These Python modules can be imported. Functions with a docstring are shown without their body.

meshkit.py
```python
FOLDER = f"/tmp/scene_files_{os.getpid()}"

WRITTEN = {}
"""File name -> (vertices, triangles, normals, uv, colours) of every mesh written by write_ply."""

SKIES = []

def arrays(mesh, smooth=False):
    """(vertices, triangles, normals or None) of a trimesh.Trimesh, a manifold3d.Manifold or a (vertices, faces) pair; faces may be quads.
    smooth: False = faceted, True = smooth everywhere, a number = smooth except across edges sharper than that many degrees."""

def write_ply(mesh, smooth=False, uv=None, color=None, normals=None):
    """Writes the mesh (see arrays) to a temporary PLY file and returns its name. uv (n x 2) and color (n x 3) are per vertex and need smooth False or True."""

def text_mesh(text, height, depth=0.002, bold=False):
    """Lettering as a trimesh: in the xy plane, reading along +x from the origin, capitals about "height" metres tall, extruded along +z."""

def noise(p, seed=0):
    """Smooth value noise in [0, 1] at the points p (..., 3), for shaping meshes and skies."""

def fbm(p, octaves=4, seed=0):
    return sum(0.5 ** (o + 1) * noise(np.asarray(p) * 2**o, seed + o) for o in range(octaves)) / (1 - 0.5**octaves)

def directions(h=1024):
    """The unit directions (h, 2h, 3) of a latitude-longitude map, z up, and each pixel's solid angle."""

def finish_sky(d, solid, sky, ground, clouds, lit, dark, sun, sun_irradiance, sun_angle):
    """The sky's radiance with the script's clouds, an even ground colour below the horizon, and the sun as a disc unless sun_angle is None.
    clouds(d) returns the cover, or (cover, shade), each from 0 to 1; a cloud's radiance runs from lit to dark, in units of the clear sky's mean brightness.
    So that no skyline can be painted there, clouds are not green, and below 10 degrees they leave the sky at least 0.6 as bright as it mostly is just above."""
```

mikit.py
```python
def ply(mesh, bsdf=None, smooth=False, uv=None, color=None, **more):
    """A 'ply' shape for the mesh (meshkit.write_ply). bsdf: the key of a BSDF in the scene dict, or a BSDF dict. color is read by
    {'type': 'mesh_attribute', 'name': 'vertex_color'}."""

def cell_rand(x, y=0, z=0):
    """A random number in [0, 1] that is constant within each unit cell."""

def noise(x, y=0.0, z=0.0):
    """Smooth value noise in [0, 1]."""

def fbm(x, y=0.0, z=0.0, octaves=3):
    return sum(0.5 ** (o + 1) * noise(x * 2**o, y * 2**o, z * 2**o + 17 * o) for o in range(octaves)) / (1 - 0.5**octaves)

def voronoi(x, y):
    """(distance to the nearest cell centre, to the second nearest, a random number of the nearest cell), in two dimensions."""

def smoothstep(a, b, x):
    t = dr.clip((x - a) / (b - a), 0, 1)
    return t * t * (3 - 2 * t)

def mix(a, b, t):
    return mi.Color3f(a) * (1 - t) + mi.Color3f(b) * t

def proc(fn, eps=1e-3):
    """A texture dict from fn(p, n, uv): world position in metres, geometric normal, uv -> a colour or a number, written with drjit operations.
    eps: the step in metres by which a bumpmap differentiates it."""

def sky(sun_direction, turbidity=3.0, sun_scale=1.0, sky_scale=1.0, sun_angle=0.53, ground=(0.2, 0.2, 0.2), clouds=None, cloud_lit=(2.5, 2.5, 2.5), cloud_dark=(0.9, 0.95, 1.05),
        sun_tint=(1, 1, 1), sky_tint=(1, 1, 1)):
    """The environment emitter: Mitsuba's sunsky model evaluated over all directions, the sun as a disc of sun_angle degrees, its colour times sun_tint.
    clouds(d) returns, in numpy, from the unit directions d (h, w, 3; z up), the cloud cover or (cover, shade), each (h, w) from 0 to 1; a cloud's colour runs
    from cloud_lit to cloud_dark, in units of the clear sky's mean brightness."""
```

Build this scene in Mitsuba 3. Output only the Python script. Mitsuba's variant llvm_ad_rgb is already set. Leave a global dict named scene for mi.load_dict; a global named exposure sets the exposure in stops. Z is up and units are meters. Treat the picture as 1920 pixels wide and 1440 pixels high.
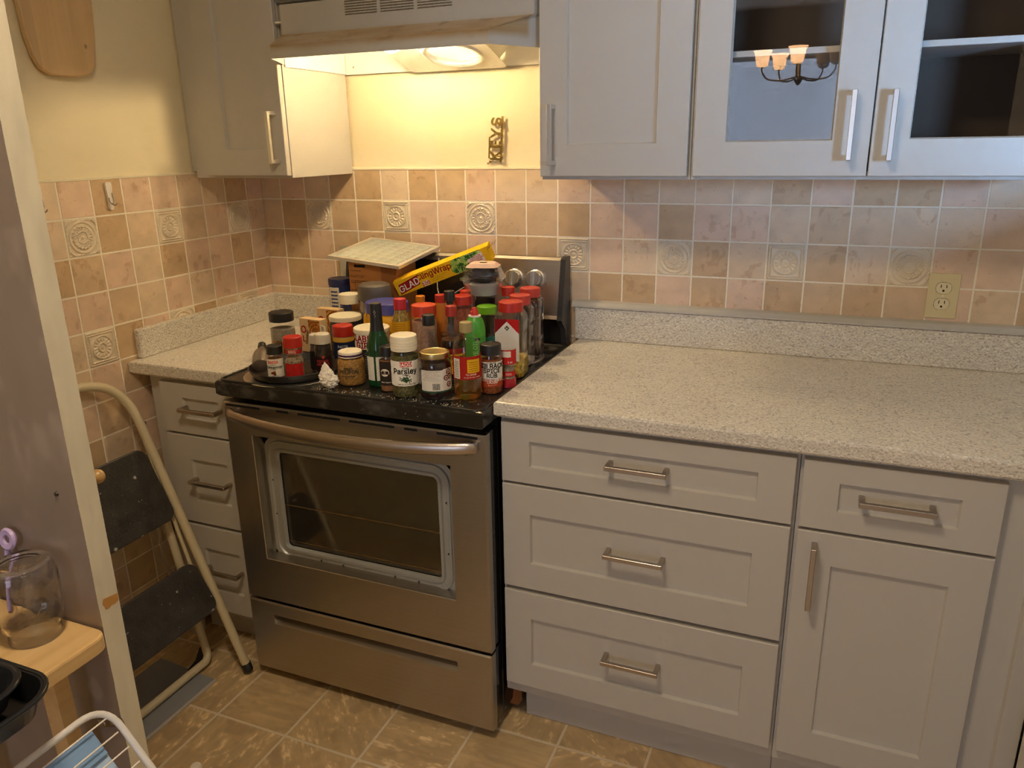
import math, random
import numpy as np, trimesh, shapely.geometry as sg
import drjit as dr
import mitsuba as mi
import mikit, meshkit
from mikit import proc, fbm, noise, mix, smoothstep, voronoi, cell_rand

T = mi.ScalarTransform4f
scene, labels = {}, {}
rng = np.random.default_rng(7)
random.seed(7)

# ------------------------------------------------------------------ camera, lights, exposure
CAM = (1.80447, -2.16278, 1.47476)
FWD = (-0.36849, 0.88080, -0.29733)
UP = (-0.09821, 0.28116, 0.95462)
scene['camera'] = {'type': 'perspective', 'fov_axis': 'x', 'fov': math.degrees(2 * math.atan(960 / 1454.5)),
                   'near_clip': 0.02, 'far_clip': 50.0,
                   'to_world': T().look_at(origin=CAM, target=[c + d for c, d in zip(CAM, FWD)], up=UP)}
exposure = 0.0
L_HOOD = [290.0, 215.0, 116.0]       # bulb under the range hood
L_CEIL = [82.0, 65.0, 45.0]          # ceiling lamp of the kitchen
L_WIN1 = [60.0, 112.0, 196.0]          # daylit window over the return counter
L_WIN2 = [2.3, 2.7, 3.5]             # daylit window across the dining room
L_SHADE = [13.0, 7.0, 3.2]           # lit chandelier shades
HOOD_BULB = (0.70, -0.285, 1.73)
CEIL_LAMP = (1.32, -1.75, 2.395)


def lin(c):
    if isinstance(c, str):
        c = c.lstrip('#')
        v = np.array([int(c[i:i + 2], 16) / 255 for i in (0, 2, 4)])
        return np.where(v <= 0.04045, v / 12.92, ((v + 0.055) / 1.055) ** 2.4)
    return np.asarray(c, float)


# ------------------------------------------------------------------ materials
def P(color, rough=0.5, **k):
    col = color if isinstance(color, dict) else {'type': 'rgb', 'value': [float(x) for x in lin(color)]}
    return {'type': 'twosided', 'bsdf': {'type': 'principled', 'base_color': col, 'roughness': rough, **k}}


VC = {'type': 'mesh_attribute', 'name': 'vertex_color'}
scene['m_plastic'] = P(VC, 0.35)
scene['m_matte'] = P(VC, 0.85, specular=0.2)
scene['m_gloss'] = P(VC, 0.12)
scene['m_paint'] = P((0.46, 0.435, 0.39), 0.42)
scene['m_metal'] = P(VC, 0.32, metallic=1.0)
scene['m_galvanised'] = P(VC, 0.38, metallic=0.45)
scene['m_clear'] = {'type': 'thindielectric', 'int_ior': 1.38}
scene['m_pane'] = {'type': 'thindielectric', 'int_ior': 1.5}
scene['m_glass'] = {'type': 'dielectric', 'int_ior': 1.5}
scene['m_black_gloss'] = P((0.012, 0.012, 0.012), 0.14)
scene['m_liquid'] = {'type': 'principled', 'base_color': {'type': 'rgb', 'value': [0.75, 0.34, 0.05]}, 'roughness': 0.03, 'spec_trans': 0.92, 'eta': 1.36}


def f_wall(p, n, uv):
    a = fbm(p.x * 3 + 5, p.y * 3, p.z * 3)
    s = noise(p.x * 90, p.y * 90, p.z * 90)
    b = fbm(p.x * 22, p.y * 22, p.z * 40 + 9)
    spots = smoothstep(0.955, 0.985, s) * smoothstep(0.45, 0.6, fbm(p.x * 6, p.y * 6 + 3, p.z * 6))
    c = mix((0.70, 0.61, 0.41), (0.78, 0.69, 0.48), a)
    c = mix(c, (0.58, 0.49, 0.31), smoothstep(0.62, 0.8, b) * 0.10)
    return mix(c, (0.2, 0.15, 0.09), spots * 0.6)


def f_tile(p, n, uv):
    t = uv.x
    c = mix((0.61, 0.475, 0.335), (0.48, 0.335, 0.195), smoothstep(0.05, 0.95, t))
    c = mix(c, (0.60, 0.435, 0.315), smoothstep(0.6, 0.62, uv.y))
    cream = smoothstep(0.3, 0.32, uv.y) * (1 - smoothstep(0.58, 0.6, uv.y))
    c = mix(c, (0.60, 0.51, 0.375), cream)
    c = c * 1.1
    m = fbm(p.x * 22 + t * 40, p.y * 22 + t * 17, p.z * 22, octaves=4)
    v = fbm(p.x * 55 + 9, p.y * 55 + t * 31, p.z * 35 + m * 4, octaves=3)
    c = c * (0.82 + 0.36 * m)
    vein = smoothstep(0.60, 0.70, v) * smoothstep(0.42, 0.6, fbm(p.x * 13 + t * 50, p.y * 13, p.z * 13 + 3))
    c = mix(c, c * mi.Color3f(0.70, 0.58, 0.46), vein * 0.45 * (1 - cream))
    pit = smoothstep(0.93, 0.97, noise(p.x * 210, p.y * 210, p.z * 210))
    return c * (1 - 0.3 * pit)


def f_granite(p, n, uv):
    a = noise(p.x * 250, p.y * 250, p.z * 250)
    b = noise(p.x * 340 + 4, p.y * 340, p.z * 340)
    d = noise(p.x * 230 + 9, p.y * 230 + 3, p.z * 230)
    g = fbm(p.x * 9, p.y * 9, p.z * 9)
    c = mix((0.56, 0.52, 0.445), (0.70, 0.66, 0.57), a)
    c = mix(c, (0.41, 0.37, 0.305), smoothstep(0.55, 0.75, b) * 0.7)
    c = mix(c, (0.22, 0.195, 0.165), smoothstep(0.66, 0.82, d) * 0.5)
    c = mix(c, (0.82, 0.78, 0.69), smoothstep(0.66, 0.84, noise(p.x * 240 + 20, p.y * 240, p.z * 240)) * 0.7)
    return c * (0.9 + 0.2 * g)


def f_floor(p, n, uv):
    t = uv.x
    ca, sa = dr.cos(t * 6.28), dr.sin(t * 6.28)
    x, y = p.x * ca - p.y * sa, p.x * sa + p.y * ca
    w = fbm(x * 9 + t * 30, y * 9, 1.0, octaves=4)
    v = fbm(x * 22 + w * 5, y * 70 + t * 11, 2.0, octaves=4)
    k = fbm(x * 60, y * 160, 4.0)
    c = mix((0.235, 0.165, 0.085), (0.36, 0.265, 0.145), v)
    c = mix(c, (0.56, 0.43, 0.25), smoothstep(0.56, 0.72, v * 0.6 + k * 0.4) * 0.6 * smoothstep(0.15, 0.6, uv.y))
    c = mix(c, (0.13, 0.09, 0.05), smoothstep(0.58, 0.75, w) * 0.45)
    return c * (1.30 + 0.75 * w)


def f_wood(p, n, uv):
    g = fbm(p.x * 90 + 3, p.y * 7, p.z * 90, octaves=4)
    s = noise(p.x * 17 + 2, p.y * 1.3, p.z * 17)
    c = mix((0.60, 0.375, 0.15), (0.74, 0.51, 0.24), g)
    return c * (0.86 + 0.22 * s)


def f_wood_v(p, n, uv):
    g = fbm(p.y * 80 + 3, p.x * 80, p.z * 5, octaves=4)
    s = cell_rand(p.y * 24 + 0.3 * noise(p.z * 3), 3, 1)
    c = mix((0.56, 0.36, 0.17), (0.66, 0.46, 0.24), g)
    k = dr.sqrt(dr.square(p.y + 0.622) + dr.square((p.z - 1.722) * 0.7))
    c = mix(c, (0.16, 0.09, 0.04), (1 - smoothstep(0.001, 0.006, k)) * 0.7)
    return c * (0.88 + 0.16 * s)


def f_steel(p, n, uv):
    g = noise(p.x * 6, p.y * 900, p.z * 900)
    h = fbm(p.x * 4, p.y * 4, p.z * 4)
    return mix((0.40, 0.365, 0.325), (0.50, 0.46, 0.41), 0.6 * g + 0.4 * h)


def f_cook(p, n, uv):
    a = fbm(p.x * 26, p.y * 26, p.z * 26, octaves=4)
    s = smoothstep(0.80, 0.93, noise(p.x * 380, p.y * 380, p.z * 380)) * smoothstep(0.5, 0.62, fbm(p.x * 14 + 3, p.y * 14, 0.0))
    c = mix((0.013, 0.012, 0.011), (0.085, 0.075, 0.06), smoothstep(0.52, 0.85, a) * 0.6)
    return mix(c, (0.45, 0.42, 0.36), s * 0.7)


def f_cook_r(p, n, uv):
    a = fbm(p.x * 26, p.y * 26, p.z * 26, octaves=4)
    return 0.16 + 0.4 * smoothstep(0.42, 0.7, a)


def f_hood(p, n, uv):
    g = smoothstep(1.700, 1.722, p.z + 0.006 * fbm(p.x * 30, p.z * 30, 1.0)) * (1 - smoothstep(1.752, 1.766, p.z)) * smoothstep(0.325, 0.34, -p.y)
    f = fbm(p.x * 9, p.z * 50, 2.0)
    edge = smoothstep(0.62, 0.8, fbm(p.x * 26 + 3, p.z * 80, 6.0))
    c = mix((0.43, 0.405, 0.35), (0.31, 0.20, 0.085), g * (0.55 + 0.6 * f))
    return mix(c, (0.17, 0.10, 0.04), g * edge * 0.4)


def f_tread(p, n, uv):
    s = smoothstep(0.90, 0.96, noise(p.x * 190, p.y * 190, p.z * 190)) * smoothstep(0.46, 0.62, fbm(p.x * 11, p.y * 11 + 2, p.z * 11))
    k = smoothstep(0.80, 0.86, fbm(p.x * 35 + 7, p.y * 35, p.z * 35, octaves=2))
    c = mix((0.022, 0.020, 0.019), (0.05, 0.045, 0.04), fbm(p.x * 30, p.y * 30, p.z * 30))
    return mix(c, (0.62, 0.6, 0.55), dr.maximum(s, k) * 0.75)


def f_panel(p, n, uv):
    a = fbm(p.x * 16, p.z * 6, p.y * 16)
    b = smoothstep(0.62, 0.85, fbm(p.x * 20, p.z * 12 + 4, 1.0))
    c = mix((0.205, 0.155, 0.12), (0.27, 0.21, 0.165), a)
    return mix(c, (0.42, 0.34, 0.28), b * 0.35)


scene['m_wall'] = P(proc(f_wall), 0.7)
scene['m_tile'] = P(proc(f_tile), 0.32)
scene['m_granite'] = P(proc(f_granite), 0.3)
scene['m_floor'] = P(proc(f_floor), 0.33)
scene['m_wood'] = P(proc(f_wood), 0.28)
scene['m_wood_v'] = P(proc(f_wood_v), 0.4)
scene['m_steel'] = P(proc(f_steel), 0.34, metallic=1.0)
scene['m_cook'] = P(proc(f_cook), proc(f_cook_r))
scene['m_hood'] = P(proc(f_hood), 0.3)
scene['m_tread'] = P(proc(f_tread), 0.4)
scene['m_panel'] = P(proc(f_panel), 0.38)


# ------------------------------------------------------------------ mesh helpers
def TM(v, f):
    v, f = np.asarray(v, float), np.asarray(f, int)
    if f.shape[1] == 4:
        f = np.vstack([f[:, [0, 1, 2]], f[:, [0, 2, 3]]])
    return trimesh.Trimesh(v, f, process=False)


def cat(*ms):
    out, o = [], 0
    vs, fs = [], []
    for m in ms:
        vs.append(np.asarray(m.vertices)); fs.append(np.asarray(m.faces) + o); o += len(m.vertices)
    return TM(np.vstack(vs), np.vstack(fs))


def box(x0, x1, y0, y1, z0, z1, c=0.0015):
    """Chamfered box."""
    c = min(c, (x1 - x0) * .3, (y1 - y0) * .3, (z1 - z0) * .3)
    if c <= 0:
        m = trimesh.creation.box((x1 - x0, y1 - y0, z1 - z0)); m.apply_translation(((x0 + x1) / 2, (y0 + y1) / 2, (z0 + z1) / 2))
        return TM(m.vertices, m.faces)
    pts = []
    for a, (lo, hi) in enumerate(((x0, x1), (y0, y1), (z0, z1))):
        for e in (lo, hi):
            b = [(x0 + c, x1 - c), (y0 + c, y1 - c), (z0 + c, z1 - c)]
            b[a] = (e, e)
            pts += [(p, q, r) for p in b[0] for q in b[1] for r in b[2]]
    m = trimesh.convex.convex_hull(np.unique(np.array(pts), axis=0))
    return TM(m.vertices, m.faces)


def lathe(prof, n=40, sx=1.0, sy=1.0, power=2.0, crease=35, twist=0.0):
    """Surface of revolution; sharp profile corners are split so that smooth shading keeps them. power>2 squares the section."""
    pr = [np.array(p, float) for p in prof]
    runs, cur = [], [pr[0]]
    for i in range(1, len(pr)):
        cur.append(pr[i])
        if i < len(pr) - 1:
            d0, d1 = pr[i] - pr[i - 1], pr[i + 1] - pr[i]
            a = math.degrees(abs(math.atan2(d0[0] * d1[1] - d0[1] * d1[0], d0 @ d1)))
            if a > crease:
                runs.append(cur); cur = [pr[i]]
    runs.append(cur)
    th = np.arange(n) * 2 * np.pi / n + twist
    c, s = np.cos(th), np.sin(th)
    k = (np.abs(c) ** power + np.abs(s) ** power) ** (-1 / power)
    vs, fs, o = [], [], 0
    for run in runs:
        for r, z in run:
            vs.append(np.c_[r * k * c * sx, r * k * s * sy, np.full(n, z)])
        for j in range(len(run) - 1):
            a = o + j * n + np.arange(n); b = o + j * n + (np.arange(n) + 1) % n
            fs.append(np.c_[a, b, b + n]); fs.append(np.c_[a, b + n, a + n])
        o += len(run) * n
    return TM(np.vstack(vs), np.vstack(fs))


def tube(pts, r, n=10, closed=False, caps=True):
    p = np.asarray(pts, float)
    m = len(p)
    if closed:
        t = np.roll(p, -1, 0) - np.roll(p, 1, 0)
    else:
        t = np.gradient(p, axis=0)
    t /= np.linalg.norm(t, axis=1, keepdims=True)
    a = np.cross(t[0], [0, 0, 1.0] if abs(t[0][2]) < .9 else [1.0, 0, 0]); a /= np.linalg.norm(a)
    A = []
    for i in range(m):
        a = a - t[i] * (a @ t[i]); a /= np.linalg.norm(a); A.append(a)
    A = np.array(A); B = np.cross(t, A)
    th = np.arange(n) * 2 * np.pi / n
    R = np.broadcast_to(np.asarray(r, float), (m,))
    v = (p[:, None] + R[:, None, None] * (np.cos(th)[None, :, None] * A[:, None] + np.sin(th)[None, :, None] * B[:, None])).reshape(-1, 3)
    f = []
    for i in range(m if closed else m - 1):
        j = (i + 1) % m
        q = np.arange(n); w = (q + 1) % n
        f.append(np.c_[i * n + q, i * n + w, j * n + w]); f.append(np.c_[i * n + q, j * n + w, j * n + q])
    f = np.vstack(f)
    if caps and not closed:
        v = np.vstack([v, p[0], p[-1]])
        q = np.arange(n); w = (q + 1) % n
        f = np.vstack([f, np.c_[w, q, np.full(n, m * n)], np.c_[(m - 1) * n + q, (m - 1) * n + w, np.full(n, m * n + 1)]])
    return TM(v, f)


def arc(pts, r, k=6):
    """Rounds the corners of a polyline."""
    pts = [np.array(p, float) for p in pts]
    out = [pts[0]]
    for a, b, c in zip(pts, pts[1:], pts[2:]):
        u, w = a - b, c - b
        lu, lw = np.linalg.norm(u), np.linalg.norm(w)
        d = min(r, lu * .48, lw * .48)
        p0, p1 = b + u / lu * d, b + w / lw * d
        for t in np.linspace(0, 1, k):
            out.append((1 - t) ** 2 * p0 + 2 * t * (1 - t) * b + t * t * p1)
    out.append(pts[-1])
    return out


def loops(ls):
    """Closed loops of equal length joined by quads, each row with its own vertices (flat shading)."""
    v = np.vstack(ls); n = len(ls[0]); f = []
    for i in range(len(ls) - 1):
        q = np.arange(n); w = (q + 1) % n
        f.append(np.c_[i * n + q, i * n + w, (i + 1) * n + w, (i + 1) * n + q])
    return TM(v, np.vstack(f))


def frame(x0, x1, z0, z1, prof, rad=0.0):
    """A rectangular frame facing -y: prof = [(inset, y), ...] swept round the rectangle. rad rounds the corners."""
    ls = []
    for d, y in prof:
        a0, a1, b0, b1 = x0 + d, x1 - d, z0 + d, z1 - d
        r = max(rad - d, 0.0) if rad else 0
        pts = []
        for cx, cz, s in ((a1 - r, b0 + r, -90), (a1 - r, b1 - r, 0), (a0 + r, b1 - r, 90), (a0 + r, b0 + r, 180)):
            for k in range(8 if rad else 1):
                t = math.radians(s + (90 * k / 7 if rad else 45))
                pts.append((cx + r * math.cos(t), y, cz + r * math.sin(t)))
        ls.append(np.array(pts))
    return loops(ls)


def extrude(poly, h):
    m = trimesh.creation.extrude_polygon(poly, h, engine='earcut')
    return TM(m.vertices, m.faces)


def slab(poly, z0, z1, b=0.004):
    """Flat slab with a bevelled upper and lower rim."""
    def ring(d, z):
        q = poly.buffer(-d, join_style=2) if d else poly
        return np.c_[np.array(sg.polygon.orient(q).exterior.coords)[:-1], np.full(len(q.exterior.coords) - 1, z)]
    ls = [ring(b, z0), ring(0, z0 + b), ring(0, z1 - b), ring(b * .3, z1 - b * .3), ring(b, z1)]
    side = loops(ls)
    v2, f2 = trimesh.creation.triangulate_polygon(sg.polygon.orient(poly.buffer(-b, join_style=2)), engine='earcut')
    top = TM(np.c_[v2, np.full(len(v2), z1)], f2)
    bot = TM(np.c_[v2, np.full(len(v2), z0)], np.asarray(f2)[:, ::-1])
    return cat(side, top, bot)


def rrect(w, h, r, k=6):
    pts = []
    for cx, cy, s in ((w / 2 - r, -h / 2 + r, -90), (w / 2 - r, h / 2 - r, 0), (-w / 2 + r, h / 2 - r, 90), (-w / 2 + r, -h / 2 + r, 180)):
        for i in range(k):
            t = math.radians(s + 90 * i / (k - 1))
            pts.append((cx + r * math.cos(t), cy + r * math.sin(t)))
    return np.array(pts)


def move(m, d=(0, 0, 0), rz=0, rx=0, ry=0):
    v = np.asarray(m.vertices).copy()
    for ang, ax in ((rx, 0), (ry, 1), (rz, 2)):
        if ang:
            c, s = math.cos(math.radians(ang)), math.sin(math.radians(ang))
            i, j = ((1, 2), (2, 0), (0, 1))[ax]
            a, b = v[:, i].copy(), v[:, j].copy()
            v[:, i], v[:, j] = a * c - b * s, a * s + b * c
    return TM(v + np.asarray(d, float), m.faces)


def basis(m, o, X, Y, Z=None):
    X, Y = np.asarray(X, float), np.asarray(Y, float)
    Z = np.cross(X, Y) if Z is None else np.asarray(Z, float)
    v = np.asarray(m.vertices)
    return TM(np.asarray(o, float) + v[:, :1] * X + v[:, 1:2] * Y + v[:, 2:3] * Z, m.faces)


_txt = {}


def text(s, h, d=0.0004, bold=False):
    if (s, bold) not in _txt:
        m = meshkit.text_mesh(s, 1.0, 1.0, bold)
        v = np.asarray(m.vertices).copy(); v[:, 0] -= (v[:, 0].min() + v[:, 0].max()) / 2
        _txt[s, bold] = (v, np.asarray(m.faces))
    v, f = _txt[s, bold]
    return TM(v * [h, h, d], f)


def wrap(m, R, a, z):
    """Bends a flat mesh (x along the rim, y up, z outward) round a cylinder; a = middle angle in degrees."""
    v = np.asarray(m.vertices)
    t = math.radians(a) + v[:, 0] / R
    r = R + v[:, 2]
    return TM(np.c_[r * np.cos(t), r * np.sin(t), v[:, 1] + z], m.faces)


def rect(x0, x1, y0, y1, nx=1, ny=1, z=0.0):
    x, y = np.linspace(x0, x1, nx + 1), np.linspace(y0, y1, ny + 1)
    X, Y = np.meshgrid(x, y)
    v = np.c_[X.ravel(), Y.ravel(), np.full(X.size, z)]
    i, j = np.meshgrid(np.arange(nx), np.arange(ny))
    a = (j * (nx + 1) + i).ravel()
    return TM(v, np.c_[a, a + 1, a + nx + 2, a + nx + 1])


def band(R, z0, z1, a, deg, n=None):
    """A label bent round a cylinder of radius R."""
    w = R * math.radians(deg)
    n = n or max(3, int(deg / 8))
    return wrap(rect(-w / 2, w / 2, 0, z1 - z0, n, 1), R, a, z0)


# ------------------------------------------------------------------ scene bookkeeping
def key_free(k):
    if k not in scene and k not in labels and not any(q.startswith(k + '__') for q in scene):
        return k
    i = 1
    while True:
        q = '%s_%03d' % (k, i)
        if q not in scene and q not in labels and not any(s.startswith(q + '__') for s in scene):
            return q
        i += 1


def colors(m, c):
    if c is None:
        return None
    c = np.asarray(lin(c) if isinstance(c, str) or np.ndim(c) == 1 else c, float)
    return np.tile(c, (len(m.vertices), 1)) if c.ndim == 1 else c


def put(key, m, bsdf, col=None, smooth=False, label=None, category=None, group=None, kind=None, uv=None, **more):
    key = key_free(key)
    if col is not None and smooth not in (False, True):
        smooth = True
    scene[key] = mikit.ply(m, bsdf, smooth=smooth, color=colors(m, col), uv=uv, **more)
    tag(key, label, category, group, kind)
    return key


def tag(key, label=None, category=None, group=None, kind=None):
    d = {k: v for k, v in (('label', label), ('category', category), ('group', group), ('kind', kind)) if v}
    if d:
        labels[key] = {**labels.get(key, {}), **d}


def thing(name, label, category, group=None):
    key = key_free(name)
    tag(key, label, category, group)
    return key


# ------------------------------------------------------------------ the room
TP, GAP = 0.09763, 0.0044
ZA = 1.30735                      # first full grout line below the top of the tiles
XB = [0.0] + [0.0758 + TP * i for i in range(30)]
YL = [0.0] + [0.0766 + TP * i for i in range(15)]
ZT = 1.4005

put('wall_back', box(-0.06, 2.95, 0.004, 0.10, 0, 2.42, 0), 'm_wall', kind='structure', label='cream painted back wall above and behind the tiles')
put('wall_left', box(-0.10, -0.004, -5.3, 0.10, 0, 2.42, 0), 'm_wall', kind='structure', label='cream painted left wall above the tiles')
put('wall_right', cat(box(2.884, 2.98, -5.3, 0.10, 0, 1.28, 0), box(2.884, 2.98, -5.3, 0.10, 1.68, 2.42, 0), box(2.884, 2.98, -5.3, -2.32, 1.28, 1.68, 0), box(2.884, 2.98, -1.58, 0.10, 1.28, 1.68, 0)),
    'm_matte', (0.5, 0.46, 0.38), kind='structure')
put('wall_front', cat(box(-0.1, 0.62, -5.36, -5.26, 0, 2.42, 0), box(1.92, 2.98, -5.36, -5.26, 0, 2.42, 0), box(0.62, 1.92, -5.36, -5.26, 0, 0.5, 0), box(0.62, 1.92, -5.36, -5.26, 2.1, 2.42, 0)),
    'm_matte', (0.16, 0.12, 0.09), kind='structure')
put('ceiling', box(-0.1, 2.98, -5.36, 0.1, 2.42, 2.5, 0), 'm_matte', (0.72, 0.69, 0.62), kind='structure')
put('floor', box(-0.1, 2.98, -5.36, 0.1, -0.08, -0.0012, 0), 'm_matte', (0.62, 0.52, 0.37), kind='structure', label='floor with pale grout between brown stone-look tiles')
# windows (their panes are the daylight)
put('window_1', cat(frame(0, 0.74, 0, 0.40, [(0, 0.03), (0, -0.02), (0.045, -0.02), (0.045, 0.03)])), 'm_matte', (0.8, 0.8, 0.8), kind='structure', to_world=T().translate([2.90, -1.58, 1.28]).rotate([0, 0, 1], -90))
pane1 = basis(rect(0, 0.65, 0, 0.31), (2.905, -1.625, 1.325), (0, -1, 0), (0, 0, 1))
pane1 = TM(pane1.vertices, pane1.faces[:, ::-1]) if np.cross((0, -1, 0), (0, 0, 1))[0] > 0 else pane1
scene['window_1__pane'] = mikit.ply(pane1, 'm_pane', emitter={'type': 'area', 'radiance': {'type': 'rgb', 'value': L_WIN1}})
put('window_2', frame(0.62, 1.92, 0.5, 2.1, [(0, -5.30), (0, -5.24), (0.05, -5.24), (0.05, -5.30)]), 'm_matte', (0.6, 0.6, 0.62), kind='structure')
pane2 = basis(rect(0, 1.2, 0, 1.5), (0.67, -5.29, 0.55), (1, 0, 0), (0, 0, 1))
pane2 = TM(pane2.vertices, pane2.faces[:, ::-1])
scene['window_2__pane'] = mikit.ply(pane2, 'm_pane', emitter={'type': 'area', 'radiance': {'type': 'rgb', 'value': L_WIN2}})

put('wall_added_light_block', cat(box(2.50, 2.60, -2.9, -0.70, 0.9145, 1.385, 0.002), box(2.48, 2.62, -1.4895, -0.68, 1.386, 1.41, 0.004), box(2.50, 2.60, -2.9, -1.49, 1.3855, 2.419, 0.002)), 'm_matte', (0.55, 0.48, 0.36), kind='structure')  # unseen wall, added to block window light from the lower and left cabinets

# grout beds
put('wall_back__grout', box(0.0, 2.86, 0.0009, 0.006, 0.70, ZT, 0), 'm_matte', (0.80, 0.72, 0.58), label='pale cream grout')
put('wall_left__grout', box(-0.006, -0.0009, -1.44, 0, 0, ZT, 0), 'm_matte', (0.80, 0.72, 0.58), label='pale cream grout')
put('wall_back__caulk_bead', box(0.0, 2.86, -0.002, 0.006, ZT - 0.001, ZT + 0.006, 0.001), 'm_matte', (0.74, 0.66, 0.48), label='cream caulk bead along the top of the tiles')
put('wall_left__caulk_bead', box(-0.006, 0.002, -1.44, -0.0, ZT - 0.001, ZT + 0.006, 0.001), 'm_matte', (0.74, 0.66, 0.48), label='cream caulk bead along the top of the tiles')


def tile_mesh(w, h, depth=0.004, c=0.0008):
    """Flat tile in the xz plane, its face at y = 0, corner at the origin."""
    def L(d, y):
        return np.array([(d, y, d), (w - d, y, d), (w - d, y, h - d), (d, y, h - d)])
    m = loops([L(0, depth), L(0, c), L(c, 0)])
    f = TM(L(c, 0), [[0, 1, 2, 3]])
    return cat(m, f)


def decor_mesh(w, h, kind):
    """Embossed tile: rope border, rings and petals."""
    n = 64
    g = np.linspace(-1, 1, n)
    X, Z = np.meshgrid(g, g)
    r, a = np.hypot(X, Z), np.arctan2(Z, X)
    q = np.maximum(abs(X), abs(Z))
    H = np.zeros_like(r)
    bump = lambda x, c, s: np.exp(-((x - c) / s) ** 2)
    if kind == 0:
        H += bump(q, .93, .035) * (0.75 + .25 * np.sin((X + Z) * 34)) + .9 * bump(q, .80, .03)
        H += 0.9 * bump(r, .66, .035) + .45 * bump(r, .74, .02)
        H += .8 * bump(r, .47, .12) * (0.5 + .5 * np.cos(a * 16)) + .9 * bump(r, .25, .035) + .6 * bump(r, .0, .09)
        H += .8 * bump(r - .12 * np.cos(4 * a + np.pi), 1.03, .04) * (q < .78)
    else:
        wv = .03 * np.cos(a * 18)
        H += .5 * bump(q, .94, .04) * (.6 + .4 * np.sin((X - Z) * 26))
        H += .7 * bump(r, .84, .045) + .9 * bump(r + wv, .60, .045) + .75 * bump(r, .47, .06) * (.5 + .5 * np.cos(a * 22))
        H += .9 * bump(r + wv, .33, .035) + .5 * bump(r, .2, .05) * (.5 + .5 * np.cos(a * 12)) + .9 * bump(r, 0, .09)
        H += .8 * bump(r, 1.16, .05) * (q < .93)
    H *= 0.0050
    H[0] = H[-1] = 0; H[:, 0] = H[:, -1] = 0
    x, z = (X + 1) / 2 * w, (Z + 1) / 2 * h
    v = np.c_[x.ravel(), -H.ravel(), z.ravel()]
    i, j = np.meshgrid(np.arange(n - 1), np.arange(n - 1))
    k = (j * n + i).ravel()
    m = TM(v, np.c_[k, k + 1, k + n + 1, k + n])
    b = tile_mesh(w, h)
    return m, TM(b.vertices, b.faces[:8])


_tiles = {}


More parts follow.
